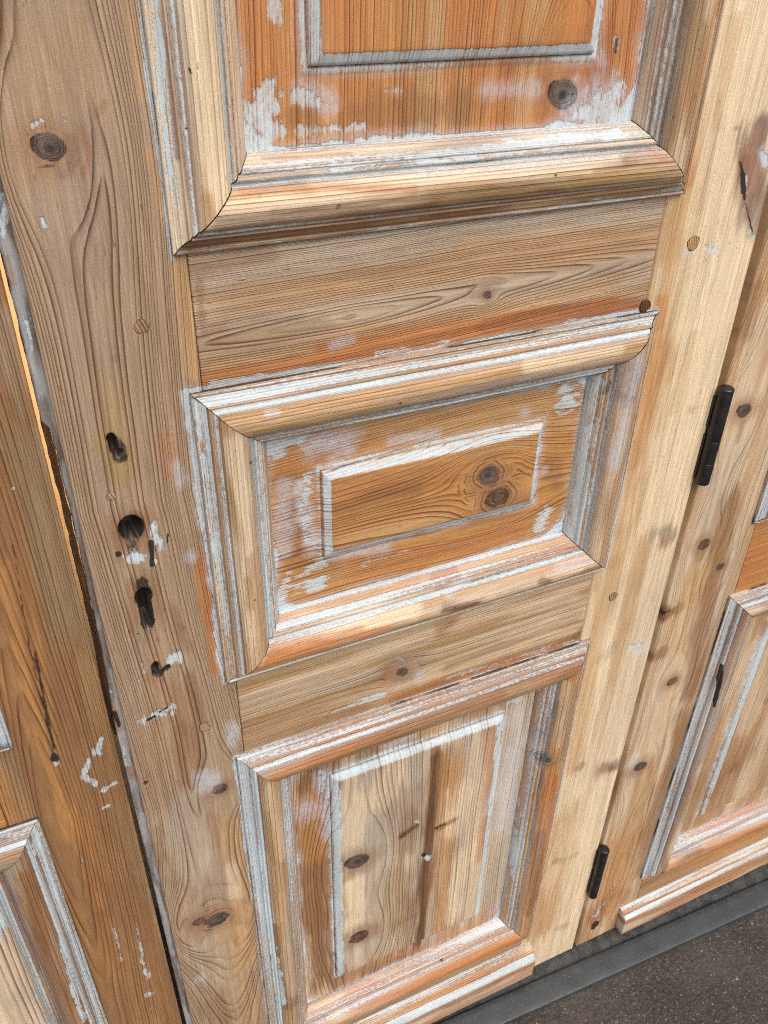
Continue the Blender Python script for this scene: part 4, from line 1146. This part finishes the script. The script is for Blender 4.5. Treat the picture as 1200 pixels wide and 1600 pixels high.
def middle_leaf():
    d = thing('door_leaf', 'middle stripped pine door with keyhole, three moulded panels and white paint residue', 'door', 'stripped pine door leaves')
    X0, JL, JR, X1 = 0.0, .1165, .5715, .700
    FR = [(.1058, .5885, 1.4085, 1.99, .0030, 0, 0, 0), (.1055, .5860, .9620, 1.2940, .0044, 0, .004, 0), (.1065, .5850, .15, .843, .0036, 0, .004, 0)]
    FRR = [(.1058, .5885, 1.4085, 1.99, 0, -.0015, 0, 0), (.1055, .5860, .9620, 1.2940, 0, -.0035, .0015, 0), (.1065, .5850, .15, .843, 0, -.003, .002, 0)]
    FRH = [(.1055, .5860, .9620, 1.2940, 0, 0, .0032, -.001), (.1065, .5850, .15, .843, 0, 0, .0030, 0)]
    board('stile', 'SL', d, X0, JL, .0, 2.05, res=.0011, fz=(.25, 1.64), tint='fawn', cols=('mauve', 'tan', 'fawn'), seed=3, late=.95,
          spec=dict(seed=3, sp=.0058, acc=14, xc=([0, .50, .60, .80, .95, 1.2, 1.5, 2], [.058, .064, .060, .067, .058, .040, .050, .05]),
                    d=([0, .30, .42, .53, .56, .66, .78, .86, .95, 1.15, 1.42, 1.5, 1.7, 2], [.070, .052, .040, .031, .029, .022, .013, .006, .004, .003, .006, .014, .022, .04])), edge=.6, fringe=FR)
    board('stile', 'SR', d, JR, X1, .0, 2.05, res=.0016, fz=(0, 1.64), tint='cream', cols=('pale', 'honey', 'cream'), seed=5, late=.30, bev=.003,
          spec=dict(seed=5, sp=.0036, xc=([0, 2], [.72, .74]), d=([0, .5, 1, 2], [.05, .06, .05, .07])), edge=.5, fringe=FRR)
    for bid, z0, z1, fine, tint, cols, sd, spx, lt in (
            ('R1', 1.279, 1.426, None, 'pine', ('fawn', 'greyw'), 7, dict(seed=7, sp=.0030, acc=8, xc=([0, .12, .35, .58], [1.33, 1.335, 1.34, 1.35]), d=([0, .12, .25, .4, .58], [.006, .010, .004, .014, .022])), 1.25),
            ('R2', .829, .976, None, 'pine', ('olive', 'pale'), 9, dict(seed=9, sp=.0027, xc=([0, .6], [1.05, 1.06]), d=([0, .6], [.05, .04])), .9),
            ('R3', .0, .165, None, 'fawn', ('tan', 'moss'), 11, dict(seed=11, sp=.003, xc=([0, .6], [.2, .22]), d=([0, .6], [.05, .04])), .8)):
        board('rail', bid, d, JL + .0006, JR - .0006, z0, z1, y=.0008, res=.0014 if bid == 'R1' else .0018, vert=False, tint=tint, cols=cols, seed=sd, spec=spx, late=lt, exx=(), fringe=FRH)
    # panels with raised fields
    fx0, fx1 = .2215, .4715
    for bid, z0, z1, f0, f1, i0, i1, vert, tint, cols, sd, spx, lt, fine, pb in (
            ('PU', 1.4265, 2.0, 1.5280, 1.90, 1.476, 1.96, True, 'orange', ('honey', 'orange', 'amber'), 13, dict(seed=13, sp=.0034, xc=([0, 2], [.60, .62]), d=([0, 2], [.03, .05])), .80, (1.43, 1.64), .05),
            ('PM', .9765, 1.2785, 1.0830, 1.1850, 1.028, 1.228, False, 'amber', ('orange', 'honey', 'amber'), 15, dict(seed=15, sp=.0037, xc=([0, .2, .6], [1.07, 1.085, 1.10]), d=([0, .2, .4, .6], [.012, .006, .014, .03])), .95, None, .0),
            ('PL', .1655, .8285, .2620, .7420, .216, .777, True, 'greyw', ('pale', 'grey', 'pale'), 17, dict(seed=17, sp=.0050, xc=([0, .5, 1], [.255, .250, .262]), d=([0, 1], [.012, .018])), .8, None, .14)):
        board('panel', bid, d, JL + .0008, JR - .0008, z0, z1, y=.0115, th=.016, res=.0014 if bid != 'PL' else .0018, fz=fine, vert=vert, tint=tint, cols=cols, seed=sd, spec=spx, late=lt,
              shape=panel_shape(fx0, fx1, f0, f1, .172, .520, i0, i1, pbias=pb), exx=(fx0 - .0036, fx0, fx0 + .0008, fx0 + .0085, fx1, fx1 + .0036, fx1 - .0085), exz=(f0, f1, f0 - .0036, f1 + .0036, f0 + .0085, f1 - .0085))
    # mouldings round each panel
    frame_mouldings('U', d, .1058, .5885, 1.4085, 1.99, dict(res=.0015, step=.001, seed=21),
                    L=dict(bias=-.34, tint='cream', cols=('pale', 'honey', 'cream'), fine=(0, .24), gap=(.0006, .0004), late=.55, sp=.004),
                    R=dict(bias=-.30, hazeb=-.12, seed=22, tint='tan', cols=('olive', 'cream', 'orange'), fine=(0, .24), sp=.003),
                    B=dict(bias=-.28, seed=23, tint='honey', cols=('cream', 'olive', 'brown'), gap=(.0005, .0009), late=.8, sp=.0034), T=dict(seed=24, fine=(0, .01)))
    frame_mouldings('M', d, .1055, .5860, .9620, 1.2940, dict(res=.0015, step=.001, seed=31),
                    L=dict(bias=-.02, tint='pine', cols=('pale', 'tan', 'olive'), sp=.0024), R=dict(bias=-.10, seed=32, tint='pine', cols=('pale', 'tan', 'honey'), hazeb=-.06),
                    B=dict(bias=-.05, seed=33, tint='honey', cols=('cream', 'orange', 'pale'), gap=(.0004, .0008)), T=dict(bias=-.06, seed=34, tint='pine', cols=('olive', 'tan', 'honey')))
    frame_mouldings('W', d, .1065, .5850, .1500, .8430, dict(res=.0018, step=.0012, seed=41),
                    L=dict(bias=.0, tint='pine', cols=('olive', 'grey', 'tan'), sp=.0026), R=dict(bias=-.22, seed=42, tint='honey', cols=('orange', 'amber', 'tan'), sp=.003, hazeb=-.12),
                    B=dict(bias=-.02, seed=43, tint='amber', cols=('orange', 'pale')), T=dict(bias=-.02, seed=44, tint='tan', cols=('orange', 'brown')))
    rebate(d)
    weatherboard('WB', d, .1075, .5895, 51)
    for (x, z, r, rz, sd, tn, pr, sq) in PEGS:
        peg('dowel_peg', d, x, z, r, sd, rz, tn, pr, square=sq)
    return d


def weatherboard(bid, parent, x0, x1, seed, res=.0022, zt=.106, yn=-.0225, zn=.082, zb=.030):
    """rain-shedding bead across the foot of a leaf: gently sloping top, white nose, upright front"""
    d = zt - zn
    prof = np.array([(.004, zt + .001, .7), (-.0015, zt + .0004, .85), (-.0026, zt - .0006, .8), (yn * .28, zt - d * .16, .66), (yn * .50, zt - d * .34, .62), (yn * .60, zt - d * .45, .30), (yn * .63, zt - d * .50, .12),
                     (yn * .67, zt - d * .46, .25), (yn * .71, zt - d * .50, .92), (yn * .84, zt - d * .66, 1.0), (yn * .95, zt - d * .84, 1.0), (yn * 1.0, zn, .85), (yn * 1.02, zn - .0035, .45), (yn * 1.025, zn - .007, .12),
                     (yn * 1.03, zn - .02, .02), (yn * 1.03, zb + .003, .02), (yn * 1.0, zb + .0005, .1), (yn * .93, zb, .1), (-.008, zb, .1), (.004, zb, .1)])
    out = [prof[0]]
    for a, b in zip(prof[:-1], prof[1:]):
        k = max(1, int(round(math.hypot(b[0] - a[0], b[1] - a[1]) / .0015)))
        for i in range(1, k + 1): out.append(a + (b - a) * i / k)
    pr = np.array(out); arc = np.concatenate([[0], np.cumsum(np.hypot(np.diff(pr[:, 0]), np.diff(pr[:, 1])))])
    xs = np.arange(x0, x1 + 1e-6, res); xs = np.concatenate([[x0, x0], xs[1:-1], [x1, x1]])
    X, J = np.meshgrid(xs, np.arange(len(pr)), indexing='ij')
    y = pr[J, 0].copy(); z = pr[J, 1].copy(); ar = arc[J]
    y[0] = y[0] * 0 + .003; y[-1] = y[-1] * 0 + .003; z[0] = (z[0] - zb) * .98 + zb + .0004; z[-1] = (z[-1] - zb) * .98 + zb + .0004
    dn = fbm(X * 22, ar * 60, seed, 3) - .5
    y = y - dn * .0016
    x, yy, zz, af, pf = X.ravel(), y.ravel(), z.ravel(), ar.ravel(), pr[J, 2].ravel()
    B = blank(len(x), TINT['amber'])
    for k, c in enumerate(('orange', 'tan', 'pale')):
        v = sst(.48, .72, fbm(x * 6 + k * 9.1, af * 40 + k * 4.3, seed + k * 7, 3)) * .8
        B['tint'] = B['tint'] * (1 - v[:, None]) + np.array(TINT[c]) * v[:, None]
    B['ring'] = (af + .001 * fbm(x * 5, af * 30, seed, 2)) / .003; B['late'] *= .7
    st = fbm(x * 9, af * 120, seed + 3, 3) - .5
    B['paint'] = np.clip(pf + st * .9, 0, 1.1); B['haze'] = np.clip(.15 + st * .6, 0, .5)
    B['dirt_shade'] = np.maximum(.45 * np.exp(-((af - arc[np.argmin(np.abs(pr[:, 0] - yn * .63))]) / .0012) ** 2), .4 * (np.minimum(x - x0, x1 - x) < .001))
    apply_marks(bid, x, zz, B, False)
    return mesh_obj('weatherboard', np.stack([x, yy, zz], -1), grid_faces(*X.shape)[:, ::-1].copy(), WOOD, parent, finish_attrs(B, af, x, seed))


def rebate(parent):
    """grey painted, chipped tongue of wood down the meeting edge of the middle leaf"""
    zs = np.arange(.02, 1.75, .0022)
    le = np.interp(zs, [0, .60, .93, .955, 1.0, 1.09, 1.165, 1.225, 1.280, 1.289, 1.32, 1.37, 1.418, 1.44, 2],
                   [-.0085, -.0085, -.0092, -.0088, -.0062, -.0045, -.0042, -.0046, -.0050, -.0108, -.0104, -.0098, -.0104, -.0128, -.0128])
    le = le + .0016 * (fbm(zs * 90, zs * 0, 5, 3) - .5) * ((zs > .94) & (zs < 1.43)) + .0006 * (fbm(zs * 200, zs * 0, 6, 2) - .5)
    k = 12
    U, J = np.meshgrid(np.linspace(0, 1, k), np.arange(len(zs)), indexing='ij')
    X = le[J] + (.003 - le[J]) * U; Z = zs[J]
    Y = .0055 + .0012 * (fbm(X * 300, Z * 40, 8, 3) - .5) + np.where(U < .02, .0012, 0)
    Xb = np.concatenate([X[:1], X]); Zb = np.concatenate([Z[:1], Z]); Yb = np.concatenate([Y[:1] + .008, Y])
    x, y, z = Xb.ravel(), Yb.ravel(), Zb.ravel()
    B = blank(len(x), TINT['slate'])
    v = sst(.45, .60, fbm(x * 160, z * 22, 61, 3))[:, None]
    B['tint'] = B['tint'] * (1 - v) + np.array((.12, .085, .065)) * v
    B['ring'] = x / .0022; B['late'] *= .5
    B['paint'] = np.clip(.10 + .9 * (fbm(x * 90, z * 30, 62, 3) - .5), 0, .6); B['haze'] = .35 * fbm(x * 100, z * 15, 63, 3)
    apply_marks('RB', x, z, B, True)
    o = mesh_obj('rebate_strip', np.stack([x, y, z], -1), grid_faces(*Xb.shape), WOOD, parent, finish_attrs(B, x, z, 60))
    # torn inner wood behind the break: a splintered slope running back into the leaf
    za = np.arange(.90, 1.45, .0022); k = 16
    U, J = np.meshgrid(np.linspace(0, 1, k), np.arange(len(za)), indexing='ij')
    Z = za[J]; tear = fbm(Z * 70, U * 2, 66, 3) - .5
    X = np.interp(U, [0, .15, 1], [0, -.0006, -.0052]) - .0050 + .0022 * tear - .0030 * sst(1.05, .94, Z) * U
    Y = .0075 + .034 * U + .003 * (fbm(Z * 120, U * 7, 67, 2) - .5)
    x, y, z = X.ravel(), Y.ravel(), Z.ravel()
    B = blank(len(x), np.array((.42, .17, .05))); v = sst(.25, .45, fbm(x * 300, z * 25, 68, 3))[:, None]
    B['tint'] = B['tint'] * (1 - v) + np.array(TINT['dark']) * v
    B['ring'] = (y * .5 + x) / .0016
    mesh_obj('torn_edge', np.stack([x, y, z], -1), grid_faces(*X.shape), WOOD, parent, finish_attrs(B, y, z, 64))
    return o


def left_leaf():
    d = thing('door_leaf', 'left brown-stained door at the glowing gap, showing only its edge stile', 'door', 'stripped pine door leaves')
    x1 = -.0135; x0 = x1 - .70; JR = x1 - .117; JL = x0 + .117
    board('stile', 'LS', d, JR, x1, 0, 2.05, th=.016, res=.0016, fz=(.25, 1.46), tint='umber', cols=('moss', 'amber', 'umber'), seed=71, late=.8, bev=.002,
          spec=dict(seed=71, sp=.0036, acc=4, xc=([0, .4, .85, 1.2, 2], [-.105, -.095, -.085, -.08, -.09]), d=([0, .5, .7, .83, 1.0, 1.3, 2], [.030, .026, .020, .014, .022, .034, .05])))
    board('stile', 'LT', d, x0, JL, 0, 2.05, res=.02, tint='brown', seed=72, spec=dict(sp=.004, xc=([0, 2], [-.9, -.9]), d=([0, 2], [.05, .05])))
    for bid, z0, z1 in (('L1', 1.279, 1.426), ('L2', .829, .976), ('L3', 0, .165)):
        board('rail', bid, d, JL + .0006, JR - .0006, z0, z1, y=.0008, res=.0022, fx=(-.26, 0), vert=False, tint='amber', cols=('brown', 'orange'), seed=73, spec=dict(sp=.003, xc=([-1, 1], [z0 - .1, z0 - .1]), d=([-1, 1], [.05, .05])))
    for bid, z0, z1, f0, f1, i0, i1 in (('L4', 1.4265, 2.0, 1.528, 1.9, 1.476, 1.96), ('L5', .9765, 1.2785, 1.083, 1.185, 1.028, 1.228), ('L6', .1655, .8285, .262, .742, .216, .777)):
        board('panel', bid, d, JL + .0008, JR - .0008, z0, z1, y=.0115, th=.016, res=.0022, fx=(-.26, 0), vert=bid != 'L5', tint='pale', cols=('tan', 'greyw', 'brown'), seed=75, spec=dict(sp=.005, xc=([-1, 2], [-.22, -.2]), d=([-1, 2], [.02, .03])),
              shape=panel_shape(x0 + .2215, x1 - .2215, f0, f1, x0 + .172, x1 - .172, i0, i1), fz=(.25, 1.2))
    mx0, mx1 = x0 + .09, x1 - .0885
    for pre, z0, z1, sd in (('LU', 1.4085, 1.99, 81), ('LM', .962, 1.294, 83), ('LW', .15, .853, 85)):
        frame_mouldings(pre, d, mx0, mx1, z0, z1, dict(res=.0022, step=.0014, tint='brown', cols=('tan', 'olive', 'grey'), bias=-.12, seed=sd),
                        L=dict(fine=(0, .01)), T=dict(fine=(.38, .6)), B=dict(fine=(.38, .6), seed=sd + 1), R=dict(seed=sd + 20, fine=(.05, .8)))
    weatherboard('LB', d, mx0, mx1, 87, .01)
    return d


def right_leaf():
    d = thing('door_leaf', 'right stripped pine door hung from the black barrel hinges beside the concrete', 'door', 'stripped pine door leaves')
    x0 = .7085; x1 = x0 + .70; JL = x0 + .1275; JR = x1 - .117
    board('stile', 'RS', d, x0, JL, .0, 2.05, res=.0018, fz=(0, 1.5), tint='pine', cols=('tan', 'greyw', 'pale'), seed=91, late=.62, bev=.0025,
          spec=dict(seed=91, sp=.0046, xc=([0, .4, .9, 2], [.765, .77, .775, .80]), d=([0, .2, .5, .8, 1.1, 1.5, 2], [.03, .010, .03, .02, .008, .03, .05])),
          skew=lambda z: .0052 * np.clip((z - .9) / .5, 0, 1.3), edge=.5)
    board('stile', 'RT', d, JR, x1, 0, 2.05, res=.02, tint='tan', seed=92, spec=dict(sp=.004, xc=([0, 2], [1.5, 1.5]), d=([0, 2], [.05, .05])))
    for bid, z0, z1 in (('Q1', 1.279, 1.426), ('Q2', .829, .976), ('Q3', 0, .165)):
        board('rail', bid, d, JL + .0006, JR - .0006, z0, z1, y=.0008, res=.0024, fx=(.8, 1.22), vert=False, tint='amber', cols=('orange', 'tan'), seed=93, late=.7, spec=dict(sp=.003, xc=([-1, 2], [z0 - .1, z0 - .1]), d=([-1, 2], [.05, .05])))
    for bid, z0, z1, f0, f1, i0, i1 in (('Q4', 1.4265, 2.0, 1.528, 1.9, 1.476, 1.96), ('Q5', .9765, 1.2785, 1.083, 1.185, 1.028, 1.228), ('Q6', .1655, .8285, .262, .742, .216, .777)):
        board('panel', bid, d, JL + .0008, JR - .0008, z0, z1, y=.0115, th=.016, res=.0022, fx=(.8, 1.22), fz=(0, 1.05), vert=bid != 'Q5', tint='tan', cols=('pine', 'pale', 'amber'), seed=95, late=.5, spec=dict(sp=.005, xc=([-1, 2], [1.1, 1.1]), d=([-1, 2], [.02, .03])),
              shape=panel_shape(x0 + .232, x1 - .2215, f0, f1, x0 + .183, x1 - .172, i0, i1, pbias=-.1))
    mx0, mx1 = x0 + .1165, x1 - .1055
    for pre, z0, z1, sd in (('QU', 1.4085, 1.99, 101), ('QM', .962, 1.294, 103), ('QW', .152, .836, 105)):
        frame_mouldings(pre, d, mx0, mx1, z0, z1, dict(res=.002, step=.0013, tint='tan', cols=('grey', 'pale', 'brown'), bias=-.06, seed=sd, hazeb=.05),
                        R=dict(fine=(0, .01)), T=dict(fine=(0, .36)), B=dict(fine=(0, .4), seed=sd + 1, tint='pine', cols=('pale', 'orange', 'tan')), L=dict(seed=sd + 20))
    weatherboard('QB', d, .796, x1 - .03, 107, zt=.072, yn=-.0195, zn=.060, zb=.010)
    return d


def hinge(parent, z0, z1):
    """black barrel hinge: pin caps, knuckles with saw cuts between, the two flaps showing as thin edges"""
    cx, cy, r = .7048, -.0078, .0088
    h = tube('hinge', parent, [(r * .93, z0 + .004), (r * .93, z1 - .004)], IRON, 24, cx, cy)
    L = z1 - z0; cuts = [0, .28, .56, .78, 1.0]
    cuts = [0, .22, .47, 1.0]
    for a, b in zip(cuts[:-1], cuts[1:]):
        za, zb = z0 + .003 + a * (L - .006), z0 + .003 + b * (L - .006)
        tube('knuckle', h, [(r * .94, za + .0001), (r * .985, za + .0002), (r, za + .0007), (r * 1.003, (za + zb) / 2), (r, zb - .0007), (r * .985, zb - .0002), (r * .94, zb - .0001)], IRON, 24, cx, cy)
    tube('pin_cap', h, [(r * .97, z1 - .0042), (r * 1.03, z1 - .0036), (r * 1.03, z1 - .0016), (r * .86, z1 - .0002), (r * .6, z1 + .0002), (.0001, z1 + .0003)], IRON, 24, cx, cy)
    tube('pin_cap', h, [(.0001, z0 - .0003), (r * .6, z0 - .0002), (r * .9, z0 + .0004), (r * 1.0, z0 + .0015), (r * .97, z0 + .0042)], IRON, 24, cx, cy)
    def flap(xa, xb, za, zb):
        V = np.array([(x, y, z) for x in (xa, xb) for y in (-.0035, .03) for z in (za, zb)])
        F = np.array([(0, 1, 3, 2), (4, 6, 7, 5), (0, 4, 5, 1), (2, 3, 7, 6), (0, 2, 6, 4), (1, 5, 7, 3)])
        mesh_obj('hinge_flap', V, F, IRON, h, None, False)
    flap(cx - .0092, cx - .0066, z0 + .008, z0 + .52 * L); flap(cx - .0092, cx - .0066, z0 + .60 * L, z1 - .012)
    return h


def lamp():  # lamp and wall added behind the doors only to light the left gap
    m, t, bs = new_mat("added_lamp_glow")
    t.nodes.remove(bs)
    e = t.nodes.new('ShaderNodeEmission'); e.inputs[0].default_value = (1.0, .60, .30, 1); e.inputs[1].default_value = 26.0
    t.links.new(e.outputs[0], t.nodes['Material Output'].inputs[0])
    o = thing('added_gap_lamp', 'added warm lamp tube hidden behind the doors to light the left gap', 'lamp', None, (.24, .24, .0))
    tube('added_lamp_tube', o, [(.0001, .92), (.024, .922), (.028, .94), (.028, 1.42), (.024, 1.44), (.0001, 1.442)], m, 16)
    tube('added_lamp_foot', o, [(.0001, GZ), (.09, GZ + .002), (.09, GZ + .014), (.010, GZ + .02), (.010, .92), (.014, .921)], IRON, 16)
    m2, t2, bs2 = new_mat("added_wall_cream"); b = NB(t2)
    tc = b.n.new('ShaderNodeTexCoord'); n = b.noise(tc.outputs['Object'], 12, 4)
    b.l.new(b.mix(n, (.62, .52, .38), (.70, .62, .48)), bs2.inputs['Base Color']); bs2.inputs['Roughness'].default_value = .9
    V = np.array([(x, y, z) for x in (-.7, .5) for y in (.42, .50) for z in (GZ - .01, 2.1)])
    F = np.array([(0, 1, 3, 2), (4, 6, 7, 5), (0, 4, 5, 1), (2, 3, 7, 6), (0, 2, 6, 4), (1, 5, 7, 3)])
    wl = mesh_obj('added_glow_wall', V, F, m2, None, None, False)  # wall added to catch the glow as a bright line in the gap
    wl['label'] = 'added cream wall behind the doors, lit to show as a bright line through the gap'; wl['category'] = 'wall'
    return o


PEGS = [
    (.0757, 1.3565, .0059, .0059, 3, 'tan', .0005, False),
    (.078, .9058, .0058, .0058, 4, 'tan', .0012, True),
    (.0298, 1.2125, .0042, .0042, 5, 'pine', .0004, False),
    (.6156, 1.3582, .0076, .0076, 6, 'honey', .0004, False),
    (.6106, .9065, .0068, .0068, 7, 'tan', .0004, False),
    (.5701, 1.3004, .0067, .0067, 8, 'dark', .0006, False),
]
left_leaf()
mid = middle_leaf()
rl = right_leaf()
hinge(mid, 1.060, 1.188)
hinge(mid, .187, .324)
lamp()
